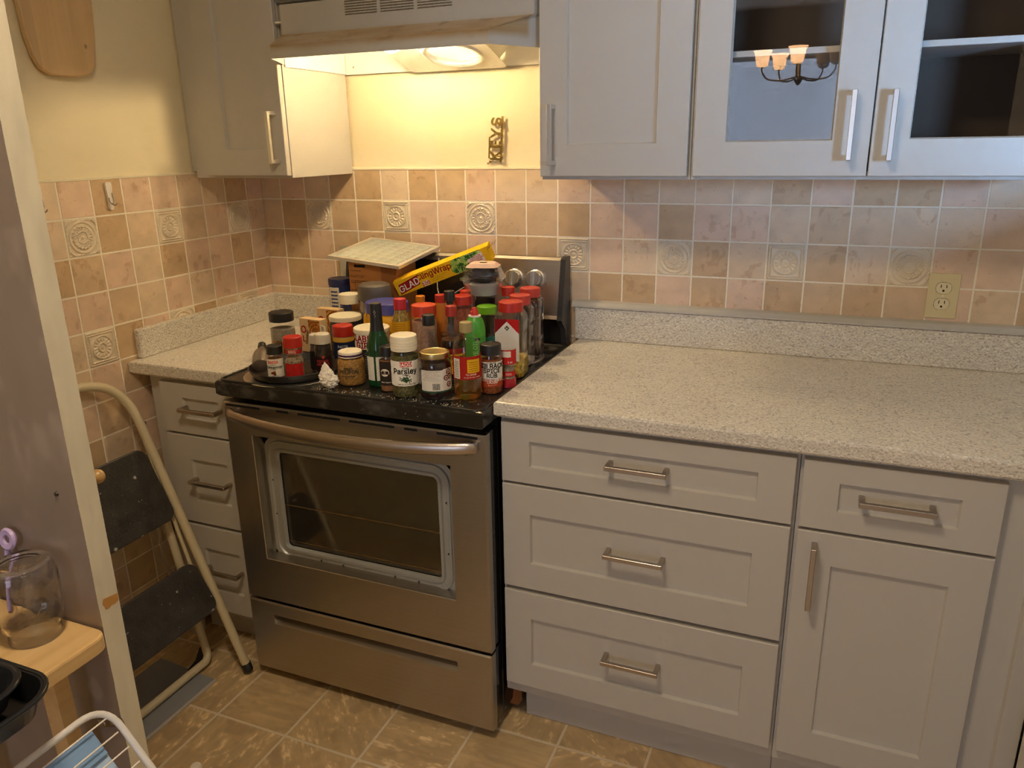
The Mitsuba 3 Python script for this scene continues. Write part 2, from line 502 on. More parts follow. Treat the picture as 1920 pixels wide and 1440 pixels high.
def tile_ply(w, h, tone, pink, decor=None):
    k = (round(w, 4), round(h, 4), tone, pink, decor)
    if k not in _tiles:
        if decor is None:
            m, sm = tile_mesh(w, h), False
        else:
            m = cat(*decor_mesh(w, h, decor)); sm = True
        uv = np.tile([tone, 0.5 if decor is not None else 0.9 if pink else 0.1], (len(m.vertices), 1))
        _tiles[k] = mikit.ply(m, 'm_tile', smooth=sm, uv=uv)
    return _tiles[k]


TONES = [0.05, 0.2, 0.4, 0.6, 0.8, 0.97]
rt = random.Random(3)
decor_back = {(2, 0): 1, (5, 0): 0, (8, 0): 1, (11, 1): 0, (14, 1): 1, (17, 1): 0, (20, 1): 1}
decor_left = {(7, 0): 1, (4, 0): 0, (1, 0): 1, (7, 3): 0, (4, 3): 1, (1, 3): 0}
for c in range(28):
    x0, x1 = XB[c] + (GAP / 2 if c else 0), XB[c + 1] - GAP / 2
    for r in range(-1, 6 if 3 <= c <= 11 else 5):
        zt = ZT if r < 0 else ZA - TP * r - GAP / 2
        zb = (ZA + GAP / 2) if r < 0 else ZA - TP * (r + 1) + GAP / 2
        d = decor_back.get((c, r))
        tone, pink = (0.35, False) if d is not None else (rt.choice(TONES), rt.random() < 0.3)
        pd = tile_ply(x1 - x0, zt - zb, tone, pink, d)
        k = key_free('wall_back__tile')
        scene[k] = {**pd, 'to_world': T().translate([x0, 0, zb])}
        if d is not None:
            labels[k] = {'label': 'embossed tile with a round flower'}
for c in range(15):
    y0, y1 = YL[c] + (GAP / 2 if c else 0), YL[c + 1] - GAP / 2
    if y0 > 1.435:
        continue
    y1 = min(y1, 1.437)
    for r in range(-1, 14):
        zt = ZT if r < 0 else ZA - TP * r - GAP / 2
        zb = (ZA + GAP / 2) if r < 0 else ZA - TP * (r + 1) + GAP / 2
        if zb < 0:
            zb = 0.001
        if zt - zb < 0.01 or (y1 < 0.56 and zt < 0.86):
            continue
        d = decor_left.get((c, r))
        tone, pink = (0.3, False) if d is not None else (rt.choice(TONES), rt.random() < 0.25)
        pd = tile_ply(y1 - y0, zt - zb, tone, pink, d)
        k = key_free('wall_left__tile')
        scene[k] = {**pd, 'to_world': T().translate([0, -y1, zb]).rotate([0, 0, 1], 90)}
        if d is not None:
            labels[k] = {'label': 'embossed tile with a round flower'}
# floor tiles
FP, FG = 0.2251, 0.0065
fm = {}
for i in range(-2, 9):
    for j in range(-9, 4):
        x0, x1 = max(0.002, 0.370 + FP * i + FG / 2), 0.370 + FP * (i + 1) - FG / 2
        y0, y1 = -0.857 + FP * j + FG / 2, min(-0.003, -0.857 + FP * (j + 1) - FG / 2)
        if x1 - x0 < .02 or y1 - y0 < .02:
            continue
        tone, vn = rt.randrange(8) / 8, rt.choice((0.1, 0.5, 1.0))
        k0 = (round(x1 - x0, 4), round(y1 - y0, 4), tone, vn)
        if k0 not in fm:
            b = box(0, x1 - x0, 0, y1 - y0, -0.005, 0, 0.0015)
            fm[k0] = mikit.ply(b, 'm_floor', uv=np.tile([tone, vn], (len(b.vertices), 1)))
        scene[key_free('floor__tile')] = {**fm[k0], 'to_world': T().translate([x0, y0, 0])}

# ------------------------------------------------------------------ counters
gy = 0.914
right_poly = sg.Polygon([(1.121, -0.003), (1.121, -0.641), (2.222, -0.641), (2.222, -2.9), (2.88, -2.9), (2.88, -0.003)])
ct = thing('countertop', 'long speckled countertop right of the stove along the back wall', 'countertop')
put(ct + '__slab', slab(right_poly, gy - 0.036, gy, 0.006), 'm_granite')
put(ct + '__backsplash', box(1.112, 2.86, -0.021, -0.0005, gy + 0.0002, 1.011, 0.003), 'm_granite', label='raised speckled backsplash')
put('trim_1', loops([np.array([(x, y, z) for y, z in ((-0.026, 1.0115), (-0.026, 1.016), (-0.018, 1.026), (-0.006, 1.030), (-0.0005, 1.030), (-0.0005, 1.0115))]) for x in (1.104, 1.106, 2.86)]),
    'm_plastic', (0.46, 0.44, 0.39), kind='structure', label='grey-green trim strip on top of the right backsplash')
lz = 0.907
cl = thing('countertop', 'short speckled grey countertop in the left corner beside the stove', 'countertop')
put(cl + '__slab', slab(sg.Polygon([(0.0015, -0.001), (0.0015, -0.641), (0.357, -0.641), (0.357, -0.001)]), lz - 0.036, lz, 0.006), 'm_granite')
put(cl + '__backsplash', box(0.0005, 0.357, -0.020, -0.0005, lz + 0.0002, 0.991, 0.003), 'm_granite', label='low backsplash on the back wall')
put(cl + '__backsplash', box(0.0005, 0.021, -0.605, -0.0205, lz + 0.0002, 0.991, 0.003), 'm_granite', label='low backsplash on the left wall')


# ------------------------------------------------------------------ cabinets
YD = -0.625
NICK_DIM = (0.46, 0.40, 0.34)  # nickel of the lower pulls, darkened for the dim room they mirror


def pull(cx, y, cz, L=0.135, vertical=False, proj=0.036):
    """Square bar pull: bar and two posts."""
    b, hb = 0.0105, 0.0052
    bar = box(-L / 2, L / 2, -proj, -proj + 0.0105, -hb, hb, 0.001)
    p1 = box(-L / 2, -L / 2 + b, -proj + 0.004, 0, -hb, hb, 0.001)
    p2 = box(L / 2 - b, L / 2, -proj + 0.004, 0, -hb, hb, 0.001)
    m = cat(bar, p1, p2)
    if vertical:
        m = move(m, ry=90)
    return move(m, (cx, y, cz))


def shaker(root, part, x0, x1, z0, z1, ix0, ix1, iz0, iz1, y=YD, th=0.0175, glass=False, handle=None):
    """Shaker front: frame with its own recessed panel (or pane), facing -y."""
    pr = [(0, th + y), (0, y + 0.0015), (0.0015, y)]
    def L(a0, a1, b0, b1, yy):
        return np.array([(a0, yy, b0), (a1, yy, b0), (a1, yy, b1), (a0, yy, b1)])
    c = 0.0015
    rec = y + (0.012 if glass else 0.009)
    ls = [L(x0, x1, z0, z1, y + th), L(x0, x1, z0, z1, y + c), L(x0 + c, x1 - c, z0 + c, z1 - c, y), L(ix0, ix1, iz0, iz1, y), L(ix0 + .003, ix1 - .003, iz0 + .003, iz1 - .003, rec)]
    if glass:
        ls.append(L(ix0 + .003, ix1 - .003, iz0 + .003, iz1 - .003, y + th))
        ls.append(ls[0])
    fr = loops(ls)
    if not glass:
        fr = cat(fr, TM(ls[0], [[3, 2, 1, 0]]))
    k = put(root + '__' + part, fr, 'm_paint')
    if glass:
        put(k + '__pane', TM(L(ix0 + .002, ix1 - .002, iz0 + .002, iz1 - .002, y + 0.014), [[0, 1, 2, 3]]), 'm_pane', label='clear glass pane')
    else:
        put(k + '__panel', box(ix0 + .002, ix1 - .002, rec, rec + .006, iz0 + .002, iz1 - .002, 0), 'm_paint')
    if handle:
        col, m = handle
        put(k + '__handle', m, 'm_metal', col, label='square bar pull')
    return k


# right: three drawers
c1 = thing('base_cabinet', 'grey base cabinet with three wide drawers right of the stove', 'cabinet')
put(c1 + '__carcass', cat(box(1.124, 1.7815, -0.605, -0.004, 0.115, gy - 0.0365, 0.001)), 'm_paint')
put(c1 + '__toe_kick', box(1.155, 1.7815, -0.550, -0.532, 0.0005, 0.1145, 0.001), 'm_paint')
for z1, z0, iz1, iz0, hz in ((0.8638, 0.7158, 0.8215, 0.7575, 0.7955), (0.7089, 0.4364, 0.6365, 0.506, 0.579), (0.425, 0.1525, 0.3525, 0.2207, 0.297)):
    shaker(c1, 'drawer', 1.131, 1.7751, z0, z1, 1.2003, 1.7045, iz0, iz1, handle=(NICK_DIM, pull(1.4535, YD + (0 if False else 0.009), hz, proj=0.042)))
c2 = thing('base_cabinet', 'grey base cabinet with one drawer over one door at the right end of the counter', 'cabinet')
put(c2 + '__carcass', box(1.7825, 2.234, -0.605, -0.004, 0.115, gy - 0.0365, 0.001), 'm_paint')
put(c2 + '__toe_kick', box(1.7825, 2.234, -0.550, -0.532, 0.0005, 0.1145, 0.001), 'm_paint')
shaker(c2, 'drawer', 1.7887, 2.1404, 0.7158, 0.8638, 1.8577, 2.0710, 0.759, 0.8210, handle=(NICK_DIM, pull(1.962, YD + .009, 0.7945, proj=0.042)))
shaker(c2, 'door', 1.7887, 2.1404, 0.1525, 0.7089, 1.8585, 2.0720, 0.2237, 0.6368, handle=(NICK_DIM, pull(1.8235, YD, 0.6156, L=0.142, vertical=True)))
put(c2 + '__filler_strip', box(2.2005, 2.236, -0.6285, -0.6055, 0.1155, gy - 0.037, 0.001), 'm_paint', label='corner filler strip')
# return run on the right, turning the corner
c3 = thing('base_cabinet', 'grey base cabinet of the return run, just cut off by the right edge', 'cabinet')
put(c3 + '__carcass', box(2.2385, 2.876, -2.88, -0.632, 0.115, gy - 0.0365, 0.001), 'm_paint')
put(c3 + '__toe_kick', box(2.30, 2.87, -2.87, -0.632, 0.0005, 0.1145, 0.001), 'm_paint')
put(c3 + '__door', box(2.219, 2.238, -1.15, -0.70, 0.1525, 0.8638, 0.0015), 'm_paint')
put(c3 + '__door', box(2.219, 2.238, -1.61, -1.16, 0.1525, 0.8638, 0.0015), 'm_paint')
# left: narrow drawer stack
c4 = thing('base_cabinet', 'narrow grey base cabinet with drawers in the left corner beside the stove', 'cabinet')
put(c4 + '__carcass', box(0.0545, 0.357, -0.605, -0.004, 0.115, lz - 0.0365, 0.001), 'm_paint')
put(c4 + '__toe_kick', box(0.0545, 0.357, -0.535, -0.517, 0.0005, 0.1145, 0.001), 'm_paint')
put(c4 + '__filler_strip', box(0.030, 0.054, -0.600, -0.560, 0.0005, lz - 0.0365, 0.001), 'm_paint', label='corner filler strip')
for z1, z0, iz1, iz0, hz in ((0.8545, 0.7075, 0.8134, 0.7515, 0.788), (0.7003, 0.4285, 0.6290, 0.4998, 0.572), (0.4180, 0.1400, 0.346, 0.2085, 0.289)):
    shaker(c4, 'drawer', 0.0885, 0.3545, z0, z1, 0.1665, 0.295, iz0, iz1, handle=(NICK_DIM, pull(0.242, YD + .009 - .009, hz, L=0.13)))

# wall cabinets
UY, UZ, UT = -0.325, 1.394, 2.25
NICK_LIT = (0.72, 0.71, 0.69)  # same nickel on the upper pulls, their brighter light put into the colour
u1 = thing('wall_cabinet', 'grey wall cabinet in the left corner with one solid door', 'cabinet')
put(u1 + '__carcass', box(0.020, 0.368, -0.305, -0.004, 1.389, UT, 0.001), 'm_paint')
put(u1 + '__filler_strip', box(0.0012, 0.0195, -0.2995, -0.262, 1.4075, UT, 0.001), 'm_paint', label='filler strip against the left wall')
shaker(u1, 'door', 0.0865, 0.3665, 1.3965, 2.24, 0.1600, 0.2955, 1.4675, 2.17, y=UY, handle=(NICK_LIT, pull(0.3400, UY, 1.4985, L=0.138, vertical=True)))
u2 = thing('wall_cabinet', 'grey wall cabinet with one solid door just right of the range hood', 'cabinet')
put(u2 + '__carcass', box(1.118, 1.4795, -0.305, -0.004, 1.386, UT, 0.001), 'm_paint')
shaker(u2, 'door', 1.1195, 1.4736, UZ, 2.24, 1.188, 1.4021, 1.467, 2.17, y=UY, handle=(NICK_LIT, pull(1.1545, UY, 1.4895, L=0.138, vertical=True)))
u3 = thing('wall_cabinet', 'grey wall cabinet with two glass doors at the upper right', 'cabinet')
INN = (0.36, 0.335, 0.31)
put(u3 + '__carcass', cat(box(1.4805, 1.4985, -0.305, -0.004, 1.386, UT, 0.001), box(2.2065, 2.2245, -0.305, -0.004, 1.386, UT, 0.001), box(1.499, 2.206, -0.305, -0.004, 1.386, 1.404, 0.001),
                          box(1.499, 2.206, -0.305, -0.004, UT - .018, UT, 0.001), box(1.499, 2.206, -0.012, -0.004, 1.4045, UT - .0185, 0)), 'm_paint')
put(u3 + '__shade_lining', cat(box(1.4986, 1.5000, -0.303, -0.013, 1.4042, UT - .0185, 0), box(2.2050, 2.2064, -0.303, -0.013, 1.4042, UT - .0185, 0), box(1.5002, 2.2048, -0.0138, -0.0122, 1.4042, UT - .0185, 0), box(1.5002, 2.2048, -0.303, -0.014, 1.4042, 1.4054, 0)), 'm_matte', (0.085, 0.066, 0.052), label='added dark brown lining that keeps the unlit inside dim')  # added lining, its dark colour stands in for the shade inside
put(u3 + '__shelf', box(1.5002, 2.2048, -0.285, -0.014, 1.643, 1.656, 0.001), 'm_paint', label='pale shelf behind the glass')
shaker(u3, 'door', 1.4862, 1.8478, UZ, 2.24, 1.5560, 1.7752, 1.467, 2.17, y=UY, glass=True, handle=(NICK_LIT, pull(1.8100, UY, 1.4965, L=0.138, vertical=True)))
shaker(u3, 'door', 1.8508, 2.2180, UZ, 2.24, 1.9205, 2.1480, 1.467, 2.17, y=UY, glass=True, handle=(NICK_LIT, pull(1.8860, UY, 1.4950, L=0.138, vertical=True)))
u4 = thing('wall_cabinet', 'short grey wall cabinet directly above the range hood', 'cabinet')
put(u4 + '__carcass', box(0.3705, 1.1155, -0.305, -0.004, 1.838, UT, 0.001), 'm_paint')
shaker(u4, 'door', 0.376, 0.742, 1.843, 2.24, 0.445, 0.673, 1.915, 2.17, y=UY)
shaker(u4, 'door', 0.745, 1.111, 1.843, 2.24, 0.814, 1.042, 1.915, 2.17, y=UY)

# ------------------------------------------------------------------ range hood
hd = thing('range_hood', 'off-white range hood with a grease-stained sloping front over the stove', 'range hood')
yl = -0.435
FR = [(0.398, -0.33, 1.8285), (1.110, -0.33, 1.8285), (1.110, -0.33, 1.757), (1.040, yl, 1.7165), (1.040, yl, 1.687), (0.437, yl, 1.687), (0.437, yl, 1.7165), (0.398, -0.33, 1.757)]
hv = [(0.3705, -0.004, 1.8285), (0.3705, -0.30, 1.8285), (0.398, -0.33, 1.8285), (1.110, -0.33, 1.8285), (1.1155, -0.30, 1.8285), (1.1155, -0.004, 1.8285),      # 0-5 top
      (0.3705, -0.30, 1.757), (0.398, -0.33, 1.757), (1.110, -0.33, 1.757), (1.1155, -0.30, 1.757),                                                         # 6-9 foot of the upright face
      (0.437, yl, 1.7185), (1.040, yl, 1.7185), (0.437, yl, 1.687), (1.040, yl, 1.687),                                                                  # 10-13 lip
      (0.3705, -0.30, 1.687), (1.1155, -0.30, 1.687), (0.3705, -0.004, 1.678), (1.1155, -0.004, 1.678)]                                                       # 14-17 bottom rim
quads = [(2, 3, 8, 7), (7, 8, 11, 10), (10, 11, 13, 12), (1, 2, 7, 6), (3, 4, 9, 8)]
tris = [(0, 1, 6), (0, 6, 14), (0, 14, 16), (4, 5, 17), (4, 17, 15), (4, 15, 9), (6, 7, 10), (6, 10, 12), (6, 12, 14), (9, 11, 8), (9, 13, 11), (9, 15, 13), (0, 5, 4), (0, 4, 3), (0, 3, 2), (0, 2, 1)]
hf = [t for q in quads for t in ((q[0], q[1], q[2]), (q[0], q[2], q[3]))] + tris
hoodm = trimesh.Trimesh(np.array(hv), np.array(hf), process=False)
put(hd + '__canopy', TM(hoodm.vertices, hoodm.faces), 'm_hood')
W_IN = (0.74, 0.71, 0.63)
put(hd + '__liner', cat(box(0.374, 1.112, -0.0085, -0.0045, 1.679, 1.79, 0), box(0.374, 1.112, -0.325, -0.009, 1.786, 1.79, 0),
                        basis(box(0, 0.29, 0, 0.105, 0, 0.002, 0), (0.3725, -0.0065, 1.681), (0, -1, 0), (0, 0, 1)),
                        basis(box(0, 0.29, 0, 0.105, 0, 0.002, 0), (1.1115, -0.0065, 1.681), (0, -1, 0), (0, 0, 1))), 'm_plastic', W_IN, label='white inside of the hood')
# fan housing: tilted plate with a rounded rim and a round opening
o, X, Y = np.array((0.76, -0.095, 1.7015)), np.array((1.0, 0, 0)), np.array((0, -0.955, 0.296))
hole = sg.Point(0.03, 0.02).buffer(0.072, 24)
plate = sg.Polygon(rrect(0.30, 0.165, 0.012)).difference(hole)
put(hd + '__fan_plate', basis(move(extrude(plate, 0.003), (0, 0, -0.003)), o, X, Y, -np.cross(X, Y)), 'm_plastic', W_IN)
rim = [np.array((p[0], p[1], 0.003)) for p in rrect(0.262, 0.138, 0.03, 8)]
put(hd + '__fan_plate__rim', basis(tube(rim, 0.0042, 8, closed=True), o, X, Y, -np.cross(X, Y)), 'm_plastic', W_IN, smooth=True)
ring = [np.array((0.03 + 0.082 * math.cos(t), 0.02 + 0.075 * math.sin(t), 0.002)) for t in np.linspace(0, 2 * np.pi, 40, endpoint=False)]
put(hd + '__fan_plate__ring', basis(tube(ring, 0.009, 10, closed=True), o, X, Y, -np.cross(X, Y)), 'm_plastic', W_IN, smooth=True)
put(hd + '__fan', basis(cat(*[move(box(-0.012, 0.012, 0.008, 0.068, -0.002, 0.0, 0), rx=18, rz=60 * i) for i in range(6)]), o + X * 0.03 + Y * .02 + np.array((0, 0.01, 0.026)), X, Y, -np.cross(X, Y)), 'm_plastic', (0.55, 0.42, 0.25), label='dusty fan blades')
put(hd + '__ledge', cat(box(0.605, 0.882, -0.030, -0.0095, 1.6775, 1.690, 0.002), box(0.868, 0.886, -0.036, -0.030, 1.6785, 1.694, 0.001), box(0.610, 0.624, -0.036, -0.030, 1.6775, 1.682, 0.001)), 'm_plastic', W_IN)
gus = TM([(0.885, -0.03, 1.690), (0.945, -0.03, 1.752), (0.885, -0.20, 1.752), (0.885, -0.03, 1.752), (0.887, -0.032, 1.690), (0.887, -0.2, 1.752)], [(0, 1, 2), (0, 3, 1), (0, 2, 3), (1, 3, 2), (0, 4, 5), (0, 5, 2)])
put(hd + '__gusset', gus, 'm_plastic', W_IN)
for gx in (0.598, 0.702, 0.806):
    for i in range(7):
        z = 1.790 + i * 0.0058 if False else 1.7895 + i * 0.0060
        put(hd + '__vent_slot', box(gx, gx + 0.094, -0.3312, -0.3297, z, z + 0.0030, 0.0004), 'm_matte', (0.15, 0.12, 0.085), label='dark vent slot')
put(hd + '__switch_frame', cat(*[frame(0.915, 1.045, 1.806, 1.8265, [(0, -0.3299), (0, -0.3308), (.0011, -0.3308), (.0011, -0.3299)]), box(0.9285, 0.9295, -0.3308, -0.3299, 1.807, 1.8255, 0)]), 'm_matte', (0.20, 0.17, 0.16), label='dark outlined switch label')
put(hd + '__switch', cat(box(0.940, 0.975, -0.3325, -0.3299, 1.812, 1.823, 0.0008), box(0.985, 1.030, -0.3325, -0.3299, 1.812, 1.823, 0.0008)), 'm_plastic', (0.5, 0.46, 0.40))
put(hd + '__screw', cat(*[move(lathe([(0, 0), (0.0035, 0), (0.0028, 0.0016), (0, 0.002)], 10), (0, 0, 0), rx=90) for _ in (0,)]), 'm_metal', (0.4, 0.38, 0.33), to_world=T().translate([0.402, -0.0088, 1.700]))
bulb = move(lathe([(0, -0.032), (0.012, -0.029), (0.023, -0.021), (0.030, -0.008), (0.031, 0.002), (0.027, 0.014), (0.018, 0.027), (0.0135, 0.036), (0, 0.0365)], 24), HOOD_BULB)
put(hd + '__bulb', bulb, 'm_matte', (0.8, 0.8, 0.8), smooth=True, label='lit bulb under the hood', emitter={'type': 'area', 'radiance': {'type': 'rgb', 'value': L_HOOD}})
put(hd + '__socket', move(lathe([(0, 0), (0.015, 0), (0.015, 0.02), (0, 0.02)], 16), (0.70, -0.285, 1.7662)), 'm_plastic', (0.7, 0.68, 0.6), smooth=True)

# ------------------------------------------------------------------ stove
st = thing('stove', 'stainless steel electric stove with black top and windowed oven door', 'stove')
BLK = (0.012, 0.012, 0.012)
put(st + '__body', box(0.366, 1.1135, -0.608, -0.035, 0.032, 0.858, 0.004), 'm_gloss', BLK, label='black enamel side and body')
ZC = 0.9045
tp = slab(sg.Polygon([(0.3605, -0.058), (0.3605, -0.694), (1.1185, -0.694), (1.1185, -0.058)]), 0.861, ZC - 0.0005, 0.007)
put(st + '__cooktop', tp, 'm_cook', label='black enamel cooktop, dusty with crumbs')
rimp = [np.array((0.7395 + p[0], -0.382 + p[1], ZC - 0.001)) for p in rrect(0.742, 0.612, 0.02, 6)]
put(st + '__cooktop__rim', tube(rimp, 0.0042, 8, closed=True), 'm_black_gloss', smooth=True)
for i, (x, y, r) in enumerate(((0.515, -0.57, 0.128), (0.955, -0.55, 0.10), (0.515, -0.25, 0.10), (0.965, -0.235, 0.125))):
    put(st + '__drip_pan', move(lathe([(r, 0.0), (r - 0.004, 0.0022), (r - 0.012, 0.0016), (r - 0.03, -0.0005), (0.02, -0.0006)], 40), (x, y, ZC - 0.0008)), 'm_metal', (0.75, 0.72, 0.66), smooth=True, label='chrome drip pan')
    spiral = [(x + q * math.cos(a), y + q * math.sin(a), ZC + 0.0005) for a, q in zip(np.linspace(0, 8 * np.pi, 140), np.linspace(0.02, r - 0.03, 140))]
    put(st + '__coil', tube(spiral, 0.0018, 6), 'm_matte', (0.03, 0.03, 0.03), smooth=True, label='coil burner')
yf = -0.682
put(st + '__front_liner', cat(frame(0.368, 1.112, 0.268, 0.843, [(0, -0.6085), (0, -0.6545), (0.06, -0.6545), (0.06, -0.6085)]), frame(0.368, 1.112, 0.034, 0.257, [(0, -0.6085), (0, -0.6545), (0.03, -0.6545), (0.03, -0.6085)])), 'm_gloss', BLK, label='black liner behind the door and drawer')
dk = put(st + '__oven_door', cat(frame(0.3665, 1.1165, 0.2665, 0.8445, [(0, -0.655), (0, yf + 0.004), (0.004, yf)]),
         loops([np.array([(a0, yf, b0), (a1, yf, b0), (a1, yf, b1), (a0, yf, b1)]) for a0, a1, b0, b1 in ((0.3705, 1.1125, 0.2705, 0.8405), (0.4480, 1.0255, 0.398, 0.7595))]),
         frame(0.4480, 1.0255, 0.398, 0.7595, [(0, yf), (0.0015, yf + 0.002), (0.0015, -0.640)])), 'm_steel', label='steel oven door')
inner = frame(0.4545, 1.0040, 0.3865, 0.7400, [(-0.012, -0.6405), (0.002, -0.6405), (0.004, -0.6465), (0.010, -0.6465), (0.013, -0.6420), (0.024, -0.6420), (0.027, -0.6470), (0.034, -0.6470), (0.038, -0.6360)], rad=0.05)
put(dk + '__inner_frame', inner, 'm_galvanised', (0.40, 0.41, 0.39), label='bare grey metal inner frame')
for sx, sz in ((0.4665, 0.62), (0.4665, 0.52), (0.990, 0.64), (0.990, 0.50), (0.60, 0.402), (0.67, 0.402), (0.83, 0.402), (0.90, 0.402)):
    put(dk + '__inner_frame__screw', move(lathe([(0, 0), (0.0028, 0), (0.0022, 0.002), (0, 0.0024)], 10), (0, 0, 0), rx=90), 'm_metal', (0.12, 0.12, 0.12), to_world=T().translate([sx, -0.6425, sz]))
put(dk + '__glass', box(0.487, 0.9715, -0.634, -0.632, 0.420, 0.7065, 0), 'm_pane', label='dark inner oven glass')
put(st + '__oven_cavity', box(0.430, 1.05, -0.6300, -0.6105, 0.330, 0.780, 0), 'm_gloss', (0.018, 0.014, 0.009))
put(st + '__oven_rack', cat(tube([(0.49, -0.6312, 0.545), (0.968, -0.6312, 0.548)], 0.0022, 6), tube([(0.49, -0.6312, 0.437), (0.968, -0.6312, 0.437)], 0.0016, 6)), 'm_metal', (0.35, 0.24, 0.13), smooth=True, label='brown oven rack edge')
# handle
hp = []
for t in np.linspace(-1, 1, 41):
    hp.append((0.7445 + 0.349 * t, -0.694 - 0.052 * (1 - t * t) ** 0.8, 0.812 + 0.006 * abs(t) ** 3))
hm = tube(hp, 0.0155, 14)
v = np.asarray(hm.vertices).copy()
cen = np.repeat(np.array(hp), 14, 0)
n0 = len(cen)
v[:n0, 1] = cen[:, 1] + (v[:n0, 1] - cen[:, 1]) * 0.62
put(dk + '__handle', cat(TM(v, hm.faces), box(0.389, 0.412, -0.702, -0.6815, 0.803, 0.829, 0.004), box(1.077, 1.100, -0.702, -0.6815, 0.803, 0.829, 0.004)), 'm_metal', (0.56, 0.48, 0.42), smooth=40 if False else True, label='bowed steel handle')
for a, b in ((0.376, 0.485), (0.537, 0.575), (0.603, 0.729), (0.755, 0.881), (0.908, 0.943), (0.994, 1.098)):
    put(dk + '__vent_slot', box(a, b, yf - 0.0006, yf + 0.003, 0.8335, 0.8395, 0.0004), 'm_matte', (0.008, 0.008, 0.008), label='dark slot')
for a, b in ((0.40, 0.43), (1.050, 1.070)):
    put(dk + '__vent_slot', box(a, b, yf - 0.0006, yf + 0.003, 0.791, 0.7955, 0.0004), 'm_matte', (0.008, 0.008, 0.008), label='dark slot')
# storage drawer with a recessed grip
dx = (0.3665, 1.1165, 0.0325, 0.2585)
g = (0.4495, 1.0215, 0.1905, 0.2205)
def R4(a0, a1, b0, b1, y):
    return np.array([(a0, y, b0), (a1, y, b0), (a1, y, b1), (a0, y, b1)])
dr_m = cat(loops([R4(*dx, -0.655), R4(*dx, yf + 0.004), R4(dx[0] + .004, dx[1] - .004, dx[2] + .004, dx[3] - .004, yf), R4(*g, yf)]),
           TM(np.vstack([R4(*g, yf), [(g[0], yf + 0.022, g[3]), (g[1], yf + 0.022, g[3]), (g[0], yf + 0.022, g[2] + .012), (g[1], yf + 0.022, g[2] + .012)]]),
              [(0, 1, 7), (0, 7, 6), (6, 7, 5), (6, 5, 4), (4, 5, 2), (4, 2, 3), (0, 6, 4), (0, 4, 3), (1, 2, 5), (1, 5, 7)]))
put(st + '__drawer', dr_m, 'm_steel', label='steel storage drawer with a recessed grip')
for x, y in ((0.42, -0.62), (1.06, -0.62), (0.42, -0.10), (1.06, -0.10)):
    put(st + '__foot', move(lathe([(0, 0), (0.02, 0), (0.02, 0.02), (0.012, 0.022), (0.012, 0.0318), (0, 0.0318)], 16), (x, y, 0.0005)), 'm_plastic', BLK)
# backguard
bgp = [(-0.030, 0.975), (-0.095, 0.985), (-0.090, 0.995), (-0.060, 1.150), (-0.052, 1.157), (-0.030, 1.157)]
put(st + '__backguard', cat(box(0.372, 1.088, -0.057, -0.030, 0.9046, 0.985, 0.002)), 'm_gloss', BLK, label='black lower back panel')
def prism(prof, x0, x1):
    a = [np.array([(x, y, z) for y, z in prof]) for x in (x0, x1)]
    n = len(prof)
    f = [(0, i, i + 1) for i in range(1, n - 1)]
    return cat(loops(a), TM(a[0], f), TM(a[1], [t[::-1] for t in f]))
cp = put(st + '__control_panel', prism(bgp, 0.372, 1.0825), 'm_steel', label='steel control panel')
put(cp + '__end_cap', prism([(-0.022, 0.906), (-0.060, 0.906), (-0.064, 0.975), (-0.099, 0.983), (-0.094, 0.997), (-0.062, 1.154), (-0.052, 1.1595), (-0.022, 1.1595)], 1.083, 1.0985), 'm_plastic', (0.02, 0.02, 0.021), label='black end cap')
put(cp + '__end_cap', prism([(-0.022, 0.906), (-0.060, 0.906), (-0.064, 0.975), (-0.099, 0.983), (-0.094, 0.997), (-0.062, 1.154), (-0.052, 1.1595), (-0.022, 1.1595)], 0.3615, 0.3715), 'm_plastic', (0.02, 0.02, 0.021), label='black end cap')
nrm = np.array((0, -0.155, -0.03)) / np.hypot(0.155, 0.03); nrm = np.array((0, -0.9818, 0.19))
upv = np.array((0, 0.19, 0.9818))
disp = basis(box(0.46, 0.885, 0.012, 0.145, 0, 0.0025, 0.001), (0, -0.090, 0.995), (1, 0, 0), upv, nrm)
put(cp + '__display', disp, 'm_gloss', (0.008, 0.008, 0.009), label='black glass display')
put(cp + '__display__lettering', cat(basis(text('Bake', 0.0048), (0.800, -0.0755, 1.0835), (1, 0, 0), upv, nrm), basis(text('Broil', 0.0048), (0.826, -0.0755, 1.0835), (1, 0, 0), upv, nrm)), 'm_matte', (0.30, 0.30, 0.27))
for kx in (0.942, 1.008):
    o2 = np.array((kx, -0.090, 0.995)) + upv * 0.102
    k = put(cp + '__knob', basis(lathe([(0, 0.024), (0.021, 0.024), (0.023, 0.022), (0.024, 0.002), (0.028, 0), (0, 0)], 32), o2, (1, 0, 0), upv, nrm), 'm_metal', (0.55, 0.53, 0.50), smooth=True, label='steel knob')
    put(k + '__grip', basis(box(-0.0055, 0.0055, -0.022, 0.022, 0.024, 0.031, 0.0015), o2, (1, 0, 0), upv, nrm), 'm_metal', (0.72, 0.74, 0.75))
    put(cp + '__marking', cat(basis(text('OFF', 0.0042), o2 + upv * 0.031, (1, 0, 0), upv, nrm), *[basis(box(-.0012, .0012, -.0012, .0012, 0, .0004, 0), o2 + upv * .034 * math.cos(a) + np.array((.036 * math.sin(a), 0, 0)), (1, 0, 0), upv, nrm) for a in np.radians((45, 80, 110, 140, -60, -110, -145))]), 'm_matte', (0.10, 0.09, 0.08), kind='stuff')
